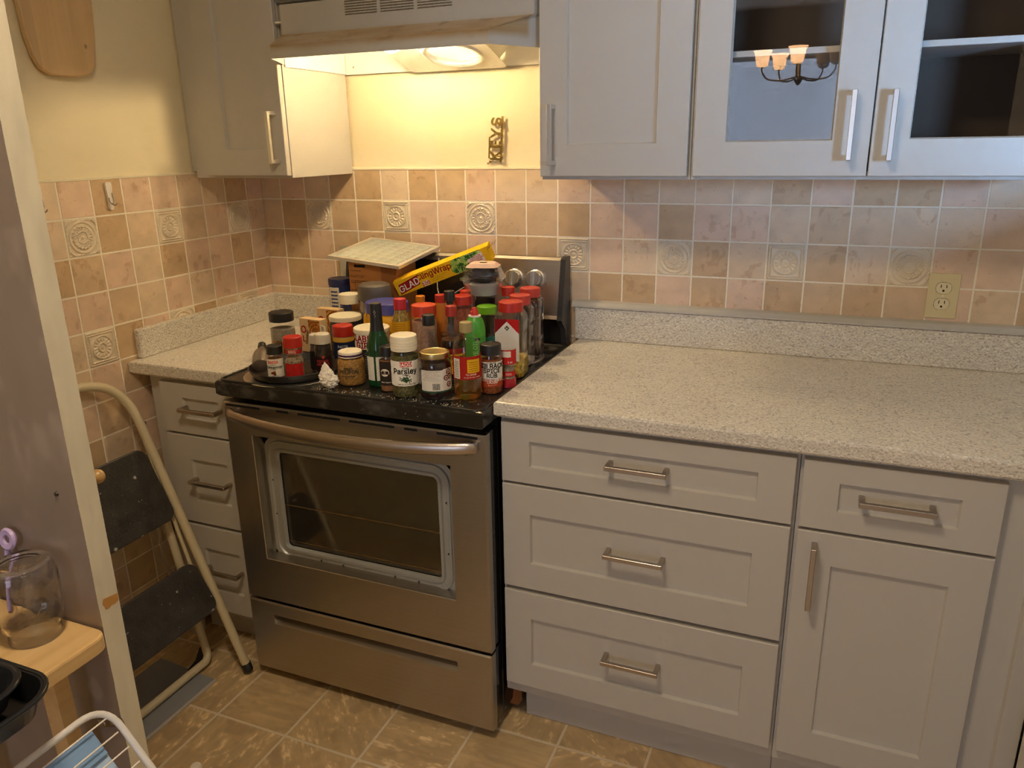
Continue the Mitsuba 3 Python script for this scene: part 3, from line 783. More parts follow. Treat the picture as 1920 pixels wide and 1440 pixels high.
# ------------------------------------------------------------------ lamps out of the frame
lp = thing('ceiling_lamp', 'round flush ceiling lamp of the kitchen', 'lamp')
put(lp + '__base', move(lathe([(0, 0), (0.17, 0), (0.17, -0.018), (0.15, -0.022), (0, -0.022)], 32), (CEIL_LAMP[0], CEIL_LAMP[1], 2.4195)), 'm_metal', (0.5, 0.48, 0.44), smooth=True)
dif = TM(*[(lambda m: (m.vertices, np.asarray(m.faces)[:, ::-1]))(move(lathe([(0.145, 0.0), (0.12, -0.022), (0.07, -0.038), (0.0, -0.043)], 32), (CEIL_LAMP[0], CEIL_LAMP[1], 2.397)))][0])
put(lp + '__diffuser', dif, 'm_matte', (0.8, 0.8, 0.8), smooth=True, emitter={'type': 'area', 'radiance': {'type': 'rgb', 'value': L_CEIL}})

# ------------------------------------------------------------------ things on the stove
ZJ = ZC + 0.0004
FACE = -62.0                                      # direction in which the labels look, degrees


def speckle(m, cols, scale=520.0, seed=0):
    """Vertex colours of a granular filling."""
    v = np.asarray(m.vertices)
    q = meshkit.noise(v * scale + seed * 7.3, seed)
    cs = np.array([lin(c) for c in cols])
    i = np.clip((q - 0.15) / 0.7 * len(cs), 0, len(cs) - 1).astype(int)
    return cs[i]


def fill(prof, z0, z1, d=0.0012, n=56, nz=30):
    """Contents that follow the inside of a container's profile between two heights."""
    pr = np.array([p for p in prof if p[0] > 0])
    o = np.argsort(pr[:, 1], kind='stable')
    zz = np.linspace(z0, z1, nz)
    rr = np.maximum(np.interp(zz, pr[o, 1], pr[o, 0]) - d, 0.002)
    return [(0, z0)] + list(zip(rr, zz)) + [(rr[-1] * .5, z1 + .001), (0, z1)]


def lid(r, z0, z1, ribs=0):
    c = min(0.0025, (z1 - z0) * .2)
    return [(r - .002, z0), (r, z0 + .0006), (r, z1 - c), (r - c * .4, z1 - c * .4), (r - c, z1), (r * .72, z1), (r * .70, z1 - .0008), (0, z1 - .0008)]


def at(x, y, z=ZJ, rz=0.0):
    return T().translate([x, y, z]).rotate([0, 0, 1], rz)


def part(t, name, m, bsdf, col=None, smooth=True, tw=None, label=None, **k):
    if tw is not None:
        k['to_world'] = tw
    return put(t + '__' + name, m, bsdf, col, smooth=smooth, label=label, **k)


RED = '#b3261c'
BLACK = (0.014, 0.013, 0.013)
WHITE = '#e8e0cf'
CREAM = '#e6dcc0'


def lettering(t, lab, items, R, tw, a=FACE):
    """items: (text, height, z, colour, bold, angle offset)."""
    byc = {}
    for s, h, z, c, b, da in items:
        byc.setdefault(str(c), [c]).append(wrap(text(s, h, .0003, b), R + .0006, a + da, z))
    for c, *ms in byc.values():
        for m in ms:
            part(lab, 'lettering', m, 'm_matte', c, smooth=False, tw=tw)


def spice(name, label, x, y, r, h, cap, capcol, body, bcol, z=ZJ, cat_='jar', group=None, neck=None, lab=None, fillz=None, fcols=None, rz=0, sx=1., sy=1., power=2., clear='m_clear', lidpart='lid', capr=None):
    """Container with lid, see-through wall, filling and label band."""
    t = thing(name, label, cat_, group)
    tw = at(x, y, z, rz)
    hb = h - cap
    prof = body if body else [(0, 0.0), (r * .86, 0.0), (r * .97, .002), (r, .006), (r, hb - .012), (r * .93, hb - .004), (r * .9, hb)]
    cr = capr or r * .96
    kw = dict(sx=sx, sy=sy, power=power)
    if fcols:
        z1 = fillz if fillz else hb - .014
        fm_ = lathe(fill(prof, .0016, z1), 56, **kw)
        part(t, 'contents', fm_, 'm_matte', speckle(fm_, fcols, seed=len(scene) % 50), tw=tw, label=None)
        part(t, 'body', lathe(prof, 48, **kw), clear, None, tw=tw)
    else:
        part(t, 'body', lathe(prof, 48, **kw), 'm_plastic', bcol, tw=tw)
    part(t, lidpart, lathe([(0, hb - .002)] + lid(cr, hb - .002, h), 48), 'm_plastic', capcol, tw=tw)
    if lab:
        lz0, lz1, deg, lc, items = lab
        R = r + .0005
        lk = part(t, 'label', band(R, lz0, lz1, FACE, deg), 'm_matte', lc, smooth=True, tw=tw)
        lettering(t, lk, items, R, tw)
    return t, tw


# round black tray with its spices
tr = thing('tray', 'round black tray at the front left of the stove top holding spice jars', 'tray')
TX, TY = 0.520, -0.570
part(tr, 'dish', lathe([(0, 0), (0.100, 0), (0.106, .004), (0.115, .019), (0.1165, .0195), (0.1175, .0185), (0.109, .0035), (0.103, -.0022), (0, -.0022)], 64), 'm_plastic', (0.016, 0.015, 0.015), tw=at(TX, TY, ZC + .0044))
TZ = ZC + .0050
t, tw = spice('spice_jar', 'small spice jar with black cap and white cinnamon label on the tray', 0.5215, -0.645, 0.0205, 0.089, 0.020, BLACK, None, None, z=TZ, fcols=['#7a4a22', '#8a5a2c', '#6b3e1b'],
              lab=(0.010, 0.057, 150, WHITE, [('BADIA', .0065, .046, '#cc3333', True, -6), ('Ground', .0032, .041, '#222222', False, -6), ('Cinnamon', .0068, .033, '#1d2a1d', True, -2), ('Molida', .003, .029, '#222222', False, -6), ('2 oz (56.7g)', .0024, .0125, '#333333', False, 0)]))
part(t, 'label__picture', wrap(TM(*(lambda m: (m.vertices, m.faces))(cat(*[move(rect(-.0035, .0035, -.003, .003, 3, 2), (dx, dy, .0004)) for dx, dy in ((-.004, 0), (.001, .002), (.002, -.003))]))), .0212, FACE - 6, .021), 'm_matte', '#6a3416', smooth=False, tw=tw)
body = [(0, 0), (.021, 0), (.0235, .003), (.0235, .050), (.0205, .057), (.0205, .064), (.0225, .070), (.0225, .083), (.020, .088)]
t, tw = spice('spice_jar', 'waisted clear spice jar with red cap and red label on the tray', 0.5690, -0.630, 0.0235, 0.112, 0.025, RED, body, None, z=TZ, fcols=['#5c4a36', '#8d7a60', '#a9967a', '#3c3a26'], fillz=.06, capr=.0235,
              lab=(0.004, 0.046, 130, '#b0231d', [('5 oz', .005, .006, WHITE, True, 6), ('NET WT', .0022, .012, WHITE, False, 4)]))
lk = part(t, 'label', band(.0212, .0685 + .0015, .0815, FACE, 170), 'm_matte', '#a8211c', tw=tw, label='red upper band')
lettering(t, lk, [('BBQ', .007, .073, '#e7b8a8', True, 0)], .0226, tw)
t, tw = spice('spice_jar', 'spice jar with translucent cap, dark contents and dark red label on the tray', 0.6110, -0.566, 0.0212, 0.108, 0.024, (0.62, 0.56, 0.45), None, None, z=TZ, fcols=['#1c1712', '#2e2620', '#3a3026'], fillz=.078,
              lab=(0.012, 0.050, 160, '#2a0e10', [('PEPPER', .006, .036, '#b34038', True, 0), ('GRINDER', .0055, .028, '#b34038', True, 0)]))
part(t, 'label__emblem', wrap(TM([(0, -.005, 0), (.005, 0, 0), (0, .005, 0), (-.005, 0, 0)], [(0, 1, 2), (0, 2, 3)]), .0222, FACE + 6, .050), 'm_matte', '#b34038', smooth=False, tw=tw)
t, tw = spice('spice_jar', 'slim spice jar with translucent cap and black barcode label behind others on the tray', 0.5740, -0.541, 0.0190, 0.098, 0.022, (0.60, 0.55, 0.45), None, None, z=TZ, fcols=['#3a3026', '#6b5c48', '#524636'], fillz=.07,
              lab=(0.006, 0.055, 160, '#191715', []))
part(t, 'label__barcode', cat(*[wrap(rect(x_, x_ + w_, 0, .014), .0200, FACE + 20, .026) for x_, w_ in ((-.008, .0012), (-.006, .0008), (-.0042, .0016), (-.001, .0008), (.001, .0014), (.0036, .0008), (.006, .0012))]), 'm_matte', WHITE, smooth=False, tw=tw, kind='stuff')
# little bottle lying on the tray
t = thing('bottle', 'small dark glass bottle lying on its side at the left of the tray', 'bottle')
lie = T().translate([0.4575, -0.628, TZ + .0215]).rotate([0, 0, 1], 124).rotate([0, 1, 0], 64)
part(t, 'glass', lathe([(0, 0), (.017, 0), (.0215, .003), (.0225, .010), (.0222, .040), (.018, .055), (.010, .066), (.009, .076)], 36), 'm_gloss', (0.15, 0.115, 0.09), tw=lie)
part(t, 'cap', lathe([(0, .074)] + [(.0105, .074), (.0108, .082), (.010, .090), (.006, .094), (0, .095)], 28), 'm_plastic', BLACK, tw=lie)
# tall clear jar behind the tray
body = [(0, 0), (.031, 0), (.0335, .003), (.034, .008), (.034, .100), (.0325, .107), (.0325, .112)]
t, tw = spice('jar', 'tall clear jar with wide black lid at the left edge of the stove top', 0.404, -0.462, 0.0335, 0.135, 0.024, BLACK, body, None, fcols=['#8f8574', '#9c9281', '#857b6a'], fillz=.088, capr=.0335,
              lab=(0.012, 0.060, 110, '#c58d52', [('Garlic', .008, .045, '#7a2b16', True, -10)]))
# pudding cartons
def carton(name, label, x, y, w, d, h, rz, seed):
    t = thing(name, label, 'box')
    tw = at(x, y, ZJ, rz)
    part(t, 'carton', box(-w / 2, w / 2, -d / 2, d / 2, 0, h, .0006), 'm_matte', '#d9b98b', smooth=False, tw=tw)
    yy = -d / 2 - .0004
    fr_ = lambda m: basis(m, (0, yy, 0), (1, 0, 0), (0, 0, 1), (0, -1, 0))
    q = rect(-w * .06, w * .47, h * .25, h * .97, 24, 18)
    vq = np.asarray(q.vertices); n_ = meshkit.fbm(vq * 90 + seed)
    cols = np.where((n_ > .52)[:, None], lin('#b4702c'), lin('#d8a257'))
    swirl = np.abs(np.sin(np.hypot(vq[:, 0] - w * .3, vq[:, 1] - h * .6) * 330)) > .75
    cols = np.where(swirl[:, None], lin('#8a4a1c'), cols)
    part(t, 'picture', fr_(q), 'm_matte', cols, smooth=False, tw=tw, label='dessert picture')
    for j, (s, z, hh) in enumerate((('L', .40, .017), ('O', .66, .020))):
        m = text(s, hh, .0003, True)
        m = basis(m, (-w * .31, yy - .0004, h * z - .008), (1, 0, 0), (0, 0, 1), (0, -1, 0))
        part(t, 'lettering', m, 'm_matte', '#a3222c', smooth=False, tw=tw)
    m = basis(text('PUDDING', .0065, .0003, True), (-w * .12, yy - .0005, h * .45), (0.18, 0, .98), (-.98, 0, .18), (0, -1, 0))
    part(t, 'lettering', m, 'm_matte', '#4a2a22', smooth=False, tw=tw)
    return t, tw
t, tw = carton('pudding_box', 'pudding carton with its end flap open beside the tall clear jar', 0.437, -0.368, 0.078, 0.028, 0.098, -6, 1)
part(t, 'flap', move(box(0, .030, -.0006, 0, 0, .040, 0), (.040, -.012, .046), rz=-24), 'm_matte', '#e2dccb', smooth=False, tw=tw, label='white open end flap')
part(t, 'flap__print', cat(*[move(rect(.004, .022, .006 + .0045 * i, .008 + .0045 * i), (0, 0, 0), rx=90, rz=-24) for i in range(7)]), 'm_matte', '#6f6a60', smooth=False, tw=tw @ T().translate([.040, -.0136, .046]), kind='stuff')
part(t, 'flap', move(box(-.002, .052, -.0006, 0, 0, .030, 0), (.042, -.022, .060), rx=66, rz=-20), 'm_matte', '#e8e3d4', smooth=False, tw=tw, label='white side flap folded down')
carton('pudding_box', 'pudding carton standing behind the white-lidded black jar', 0.424, -0.262, 0.082, 0.028, 0.1055, -4, 5)
# red-capped jar with blue label
t, tw = spice('spice_jar', 'red-capped jar with dark blue label behind the tissue', 0.597, -0.453, 0.0275, 0.109, 0.0265, RED, None, '#c99a55', lab=(0.004, 0.066, 300, '#1c2340', [('FACTS', .006, .052, '#cfd3dd', True, 0)] + [('.....lorem', .0001, .01, '#cfd3dd', False, 0)][:0]), capr=.0275)
part(t, 'label__print', cat(*[band(.0286, .006 + .006 * i, .0085 + .006 * i, FACE, 70) for i in range(7)]), 'm_matte', '#8f96ab', tw=tw, kind='stuff')
part(t, 'label', band(.0284, .067, .077, FACE, 300), 'm_matte', '#d8a83f', tw=tw, label='yellow upper band')
# mustard
body = [(0, 0), (.030, 0), (.0335, .004), (.0346, .010), (.0346, .055), (.033, .062), (.029, .067), (.0285, .070)]
t, tw = spice('jar', 'mustard jar with white lid in front of the green bottle', 0.716, -0.598, 0.0346, 0.085, 0.0125, '#e9dfc8', body, None, fcols=['#9a7136', '#a87e40', '#8a6430', '#b58a4c'], fillz=.066, capr=.0295)
part(t, 'lid__stripe', lathe([(.0298, .0735), (.0300, .0745), (.0300, .0775), (.0298, .0785)], 48), 'm_plastic', '#4a2a55', tw=tw, label='purple stripe round the lid')
lk = part(t, 'label', band(.03475, .020, .052, FACE - 6, 100), 'm_clear', None, tw=tw, label='clear printed label')
lettering(t, lk, [('GREY', .0062, .0425, '#3a3526', True, -6), ('POUPON', .0085, .0335, '#3a3526', True, -6), ('DIJON MUSTARD', .0028, .026, '#3a3526', True, -6), ('NET WT 8 OZ', .0022, .0215, '#3a3526', False, -6)], .0347, tw)
# tissue
ic = trimesh.creation.icosphere(5, 1.0)
v = np.asarray(ic.vertices)
hgt = (v[:, 2] + 1) / 2
n1 = meshkit.fbm(v * 1.7 + 3, 4) - .5
rg = np.abs(meshkit.noise(v * 4.2 + 9) - .5) * 2
rg2 = np.abs(meshkit.noise(v * 9 + 21) - .5) * 2
rg3 = np.abs(meshkit.noise(v * 17 + 5) - .5) * 2
rad = 1 + .60 * n1 - .26 * (1 - rg) ** 2 - .14 * (1 - rg2) ** 2 - .05 * (1 - rg3) ** 2
w = np.where(hgt > .40, 1 - .80 * ((hgt - .40) / .6) ** .9, 1.0)
tis = np.c_[v[:, 0] * rad * w * .031 - .011 * hgt ** 1.4 + .003, v[:, 1] * rad * w * .022, np.maximum(hgt * .066 * (1 + .3 * n1), 0)]
put('tissue', TM(tis, ic.faces), 'm_matte', '#f0ebe0', smooth=True, label='crumpled white tissue at the front edge of the stove top', category='tissue', to_world=at(0.687, -0.656, ZJ))
# white-lidded black jar
spice('jar', 'wide black jar with a flat white lid behind the red cap', 0.548, -0.366, 0.0445, 0.116, 0.012, CREAM, None, (0.020, 0.018, 0.018), capr=.0455)
# baking powder can
t, tw = spice('canister', 'white and black baking powder canister behind the green bottle', 0.703, -0.475, 0.0455, 0.117, 0.010, CREAM, [(0, 0), (.0455, 0), (.0455, .107)], '#efe8d8', capr=.0475,
              lab=(0.001, 0.066, 340, (0.025, 0.024, 0.024), [('CLABBER', .0155, .087, '#8e1b1b', True, -22), ('GIRL', .0155, .069, '#8e1b1b', True, -24)]))
part(t, 'label__print', cat(*[band(.0464, .006 + .0055 * i, .0075 + .0055 * i, FACE - 6, 34) for i in range(10)]), 'm_matte', '#8d887c', tw=tw, kind='stuff')
# green bottle
t = thing('bottle', 'tall green glass bottle with a black foil neck in the front row', 'bottle')
tw = at(0.790, -0.585)
part(t, 'glass', lathe([(0, 0), (.026, 0), (.0285, .003), (.0292, .008), (.0292, .088), (.028, .102), (.0215, .126), (.0165, .139), (.0145, .150), (.0135, .196)], 48), 'm_gloss', (0.004, 0.045, 0.012), tw=tw)
part(t, 'foil', lathe([(.0172, .139), (.0156, .150), (.0148, .165), (.0142, .203), (.0136, .2055), (0, .206)], 40), 'm_plastic', (0.012, 0.012, 0.013), tw=tw, label='black foil capsule')
part(t, 'foil__print', cat(*[wrap(move(tube([(0, 0, 0), (.003, .004, 0), (-.001, .008, 0), (.003, .013, 0), (.001, .017, 0), (-.003, .013, 0)], .0005, 4), (dx, 0, 0)), .0146, FACE + da, z) for dx, da, z in ((0, -10, .172), (0, 26, .143), (0, -46, .143))]), 'm_matte', '#b9b9b4', smooth=False, tw=tw, kind='stuff', label='white scribbled print')
for a0, dg in ((-44, 46), (14, 50)):
    lk = part(t, 'label', band(.0296, .018, .078, FACE + a0, dg), 'm_matte', '#ddd8c8', tw=tw, label='white paper label')
part(lk, 'print', cat(*[band(.0299, .024 + .003 * i, .0258 + .003 * i, FACE + 34, 6) for i in range(16)]), 'm_matte', '#55564e', tw=tw, kind='stuff')
# small black-capped spice jar
t, tw = spice('spice_jar', 'small black-capped spice jar squeezed between green bottle and parsley jar', 0.8345, -0.6165, 0.0205, 0.111, 0.022, BLACK, None, None, fcols=['#8a5f3e', '#9a6d48', '#7a5236'],
              lab=(0.017, 0.076, 300, (0.03, 0.022, 0.016), []))
lk = part(t, 'label', wrap(TM(*(lambda a: (np.c_[np.r_[0, .0115 * np.cos(a)], np.r_[0, .0095 * np.sin(a)], np.zeros(25)], [(0, i + 1, (i + 1) % 24 + 1) for i in range(24)]))(np.arange(24) * np.pi / 12)), .0214, FACE - 22, .049), 'm_matte', '#e4d9c4', smooth=False, tw=tw, label='cream oval label')
lettering(t, lk, [('Ground', .0032, .0505, '#4a3322', True, -22), ('Nutmeg', .0042, .045, '#4a2314', True, -22)], .0214, tw)
part(t, 'label__print', wrap(text('Spice Classics', .0028, .0003, True), .0214, FACE - 16, .0235), 'm_matte', '#d8cdb8', smooth=False, tw=tw)
# parsley
t, tw = spice('spice_jar', 'large parsley jar with white ribbed cap and white label in the front row', 0.892, -0.634, 0.0325, 0.147, 0.034, CREAM, None, None, fcols=['#2f3018', '#4c4a28', '#5f5a34', '#3a3a1e', '#6e6640'],
              lab=(0.030, 0.090, 170, '#e9e3d3', [('BADIA', .0085, .078, '#f3e8dd', True, 6), ('Perejil', .0040, .0715, '#2a2a24', False, 4), ('Parsley', .0125, .060, '#161616', True, 2), ('Flakes', .0036, .0555, '#2a2a24', False, 4), ('Net Wt. 2 oz (56.7g)', .0032, .033, '#2a2a24', False, 6)]))
part(t, 'label__emblem', band(.0333, .0765, .0885, FACE + 6, 52), 'm_matte', '#b93a34', tw=tw, label='red name panel')
leaf = [move(TM([(0, 0, 0), (.003, .0014, .0), (.005, 0, 0), (.003, -.0014, 0)], [(0, 1, 2), (0, 2, 3)]), (dx, dy, 0), rz=a_) for dx, dy, a_ in [(rng.normal(0, .007), rng.normal(0, .0035), rng.uniform(0, 360)) for _ in range(60)]]
part(t, 'label__picture', wrap(move(cat(*leaf), (.001, 0, 0)), .0334, FACE + 6, .0455), 'm_matte', '#23401f', smooth=False, tw=tw, kind='stuff', label='green parsley picture')
for i in range(3):
    part(t, 'lid__ridge', lathe([(.0315, .1185 + i * .007), (.0322, .1195 + i * .007), (.0315, .1205 + i * .007)], 48), 'm_plastic', CREAM, tw=tw)
# yellow label seasoning
body = [(0, 0), (.020, 0), (.0218, .003), (.022, .008), (.022, .140), (.020, .150), (.0165, .160), (.0155, .172)]
t, tw = spice('bottle', 'slim bottle with red cap and yellow label behind the parsley jar', 0.793, -0.475, 0.022, 0.197, 0.026, '#b8232c', body, None, cat_='bottle', fcols=['#8d7434', '#a88a42', '#77602a'], fillz=.168, capr=.0165,
              lab=(0.110, 0.140, 300, '#d59a1e', []), lidpart='cap')
part(t, 'label__print', cat(*[band(.0229, .113 + .005 * i, .1145 + .005 * i, FACE - 10, 80) for i in range(5)]), 'm_matte', '#a86a18', tw=tw, kind='stuff')
# yellow tub with blue lid
t = thing('drink_powder_tub', 'yellow drink powder tub with a purple-blue lid behind the green bottle', 'tub')
tw = at(0.690, -0.372, ZJ, -6)
part(t, 'tub', lathe([(0, 0), (.054, 0), (.057, .003), (.058, .05), (.0575, .110), (.056, .128), (.053, .136)], 56, sx=1.0, sy=.82, power=2.4), 'm_plastic', '#e2a81b', tw=tw)
for s in (-1, 1):
    part(t, 'grip', cat(tube(arc([(s * .0535, -.012, .128), (s * .0605, -.018, .122), (s * .0620, -.020, .085), (s * .0570, -.016, .070)], .01), .0065, 10)), 'm_plastic', '#e2a81b', tw=tw)
part(t, 'tub__panel', basis(rect(-.026, .026, .02, .100, 6, 1), (0, -.0482, 0), (1, 0, 0), (0, 0, 1), (0, -1, 0)), 'm_plastic', '#c98d12', smooth=False, tw=tw, label='darker yellow front panel')
part(t, 'lid', lathe([(.052, .134), (.0595, .135), (.0600, .140), (.0600, .159), (.058, .163), (.052, .165), (0, .165)], 56, sx=1.0, sy=.86, power=2.3), 'm_plastic', '#3d3f86', tw=tw)
# grey lidded tub
t = thing('storage_jar', 'translucent jar with a large domed grey lid in front of the cardboard box', 'jar')
tw = at(0.598, -0.285)
part(t, 'body', lathe([(0, 0), (.043, 0), (.046, .004), (.0465, .012), (.0465, .120), (.043, .136), (.0425, .152)], 48), 'm_clear', None, tw=tw)
cm = lathe([(0, .002), (.043, .002), (.0450, .012), (.0450, .118), (.041, .134), (.041, .145), (0, .146)], 48)
part(t, 'contents', cm, 'm_matte', speckle(cm, ['#7c7064', '#8a7d70', '#6e6358'], 300), tw=tw)
part(t, 'lid', lathe([(.0455, .148), (.0480, .149), (.0485, .153), (.0480, .180), (.0450, .189), (.038, .193), (.034, .1945), (.030, .1935), (0, .1945)], 48), 'm_plastic', '#56504a', tw=tw)
# cream lid jar
t, tw = spice('jar', 'clear jar with a cream screw lid left of the grey-lidded jar', 0.518, -0.296, 0.0308, 0.162, 0.026, CREAM, [(0, 0), (.029, 0), (.0305, .003), (.0308, .01), (.0308, .118), (.0275, .128), (.0275, .137)], None, fcols=['#a08a68', '#b39b78', '#8f7a5a'], fillz=.105, capr=.0300)
for i in range(3):
    part(t, 'lid__ridge', lathe([(.0298, .142 + i * .005), (.0306, .143 + i * .005), (.0298, .144 + i * .005)], 48), 'm_plastic', CREAM, tw=tw)
# blue-lid canister
t, tw = spice('canister', 'white canister with dark blue lid at the back left beside the cardboard box', 0.413, -0.186, 0.0335, 0.184, 0.018, '#20264f', [(0, 0), (.0335, 0), (.0335, .166)], '#cfc8b8', capr=.0350,
              lab=(0.004, 0.164, 150, '#2a3564', []))
part(t, 'label', band(.0344, .090, .160, FACE - 34, 66), 'm_matte', '#d8d2c4', tw=tw, label='white printed panel')
part(t, 'label__print', cat(*[band(.0347, .100 + .011 * i, .105 + .011 * i, FACE - 30, 40) for i in range(5)]), 'm_matte', '#4a5076', tw=tw, kind='stuff')
# orange cap bottle
t, tw = spice('bottle', 'bottle with an orange cap behind the wide red lid', 0.760, -0.310, 0.0215, 0.172, 0.019, '#d07a17', [(0, 0), (.021, 0), (.0215, .004), (.0215, .110), (.016, .130), (.0115, .140), (.0115, .153)], '#d9951f', cat_='bottle', capr=.0130, lidpart='cap')
# wide red lid jar
body = [(0, 0), (.030, 0), (.0325, .004), (.033, .010), (.033, .135), (.0315, .143), (.0305, .148)]
spice('jar', 'clear jar with a wide orange-red lid in the middle of the stove top', 0.833, -0.425, 0.0328, 0.174, 0.0265, '#c43c22', body, None, fcols=['#b59078', '#a9826a', '#bd9a84'], fillz=.132, capr=.0325)
# red cap / orange body
spice('bottle', 'orange bottle with a red cap behind the soy sauce bottle', 0.822, -0.310, 0.0185, 0.179, 0.022, '#b52b22', [(0, 0), (.018, 0), (.0185, .004), (.0185, .148), (.016, .157)], '#c9782a', cat_='bottle', capr=.0150, lidpart='cap')


def sauce(name, label, x, y, r, h, capc, liquid, lz, neck=.0125, caph=.026, shoulder=.55, lab=None, lcol=(0.02, .008, .004)):
    t = thing(name, label, 'bottle')
    tw = at(x, y)
    zs = h * shoulder
    pr = [(0, 0), (r * .86, 0), (r * .97, .003), (r, .010), (r, zs * .72), (r * .93, zs * .86), (r * .70, zs * 1.06), (neck * 1.12, zs * 1.32), (neck * .96, h - caph - .012), (neck, h - caph)]
    part(t, 'glass', lathe(pr, 48, crease=60), 'm_clear', None, tw=tw)
    if lz:
        part(t, 'liquid', lathe(fill(pr, .002, lz), 48, crease=60), 'm_gloss', lcol, tw=tw)
    part(t, 'cap', lathe([(0, h - caph - .001)] + lid(neck * 1.16, h - caph - .001, h), 40), 'm_plastic', capc, tw=tw)
    if lab:
        z0, z1, deg, c, items = lab
        lk = part(t, 'label', band(r + .0005, z0, z1, FACE, deg), 'm_matte', c, tw=tw)
        lettering(t, lk, items, r + .0005, tw)
    return t, tw


sauce('bottle', 'soy sauce bottle with black cap behind the red-capped soy sauce bottle', 0.876, -0.360, 0.0290, 0.201, BLACK, None, .085, shoulder=.62)
sauce('bottle', 'clear sauce bottle with black cap between the parsley jar and the red-capped sauce bottle', 0.888, -0.502, 0.0250, 0.167, BLACK, None, .075, neck=.0135, caph=.026, shoulder=.62, lcol=(.05, .022, .012))
t, tw = sauce('bottle', 'soy sauce bottle with red cap and a red and yellow label behind the syrup', 0.928, -0.455, 0.0310, 0.183, '#a32b20', None, .098, shoulder=.60,
              lab=(0.012, 0.072, 170, '#d9a52a', [('KIKKOMAN', .0085, .050, '#231a14', True, 0), ('SOY SAUCE', .006, .036, '#231a14', True, 0)]))
part(t, 'label', band(.0317, .064, .078, FACE, 170), 'm_matte', '#8f1d1c', tw=tw, label='red upper band')
part(t, 'label__emblem', wrap(TM(*(lambda a: (np.c_[np.r_[.005 * np.cos(a), .0032 * np.cos(a)], np.r_[.005 * np.sin(a), .0032 * np.sin(a)], np.zeros(12)], [q for i in range(6) for q in ((i, (i + 1) % 6, 6 + i), ((i + 1) % 6, 6 + (i + 1) % 6, 6 + i))]))(np.radians(30 + 60 * np.arange(6)))), .0318, FACE - 8, .062), 'm_matte', '#231a14', smooth=False, tw=tw, label='black hexagon emblem')


def redlid(label, x, y, r, h, fc, **k):
    return spice('jar', label, x, y, r, h, .022, '#bb3122', [(0, 0), (r * .9, 0), (r, .005), (r, h - .034), (r * .94, h - .026), (r * .92, h - .022)], None, fcols=fc, capr=r * .98, **k)


redlid('jar with a red lid behind the green spray can', 0.880, -0.290, 0.0272, 0.176, ['#8f4a38', '#a8604a'])
redlid('jar with a red lid partly hidden by the clear clamshell container, nearest the display', 0.863, -0.232, 0.0185, 0.179, ['#8a4a3a', '#7c3d2e'])
redlid('small jar with a red lid in the back row against the control panel', 0.842, -0.165, 0.0150, 0.183, ['#8a4a3a', '#7c3d2e'])
redlid('jar with a red lid between the clamshell container and the left knob', 0.983, -0.215, 0.0190, 0.192, ['#6a3c2e', '#7c4a38'])
# cooking spray
t = thing('spray_can', 'green cooking spray can with a red nozzle', 'spray can')
tw = at(0.986, -0.441)
part(t, 'can', lathe([(0, 0), (.0255, 0), (.0262, .003), (.0262, .120), (.0245, .137), (.0190, .150), (.0150, .156)], 44), 'm_plastic', '#4a9a2c', tw=tw)
part(t, 'collar', lathe([(.0150, .155), (.0162, .1565), (.0162, .159), (.0140, .160), (0, .160)], 36), 'm_plastic', '#d9d6cc', tw=tw, label='white collar')
part(t, 'nozzle', cat(move(lathe([(0, .158), (.0105, .158), (.0100, .166), (.006, .178), (0, .179)], 24), (0, 0, 0)), move(box(-.004, .004, -.013, 0, .163, .171, .001), (0, 0, 0), rz=-20)), 'm_plastic', '#c4372c', smooth=False, tw=tw)
lk = part(t, 'label', band(.0265, .030, .108, FACE + 4, 120), 'm_plastic', '#3b8a26', tw=tw)
part(lk, 'print', cat(band(.0268, .100, .105, FACE + 10, 30)), 'm_matte', BLACK, tw=tw)
m = wrap(basis(text('OLIVE OIL', .010, .0003, True), (0, 0, 0), (0, 1, 0), (-1, 0, 0), (0, 0, 1)), .0268, FACE + 6, .066)
part(lk, 'lettering', m, 'm_matte', '#7fc35c', smooth=False, tw=tw)
# green lid jar under the clamshell
spice('jar', 'clear jar with a bright green lid beneath the clear clamshell container', 0.974, -0.340, 0.0262, 0.163, 0.018, '#69a51e', [(0, 0), (.025, 0), (.0262, .004), (.0262, .135), (.025, .140), (.0245, .145)], None, fcols=['#6d8a84', '#8a9a90', '#a9a08e'], fillz=.07, capr=.0262,
      lab=(0.02, 0.085, 120, '#2f6f66', []))
# date syrup jar
body = [(0, 0), (.0345, 0), (.0375, .004), (.0385, .010), (.0385, .075), (.0375, .084), (.0335, .091), (.0325, .097)]
t = thing('jar', 'dark jam jar with gold lid and white date label in the front row', 'jar')
tw = at(0.964, -0.619)
part(t, 'glass', lathe(body, 48), 'm_clear', None, tw=tw)
part(t, 'contents', lathe(fill(body, .002, .088), 48), 'm_gloss', (0.018, 0.007, 0.006), tw=tw)
part(t, 'lid', lathe([(0, .0965), (.0345, .0965), (.0352, .098), (.0352, .106), (.0342, .109), (.030, .110), (.027, .1085), (0, .1088)], 48), 'm_metal', '#cbb682', tw=tw, label='gold metal lid')
lk = part(t, 'label', band(.0389, .022, .072, FACE - 14, 84), 'm_matte', '#dcd5c6', tw=tw, label='white facts label')
part(lk, 'print', cat(*[band(.0391, .0475 + .0035 * i, .0482 + .0035 * i, FACE - 16, 66 - 9 * (i % 3)) for i in range(7)]), 'm_matte', '#77726a', tw=tw, kind='stuff')
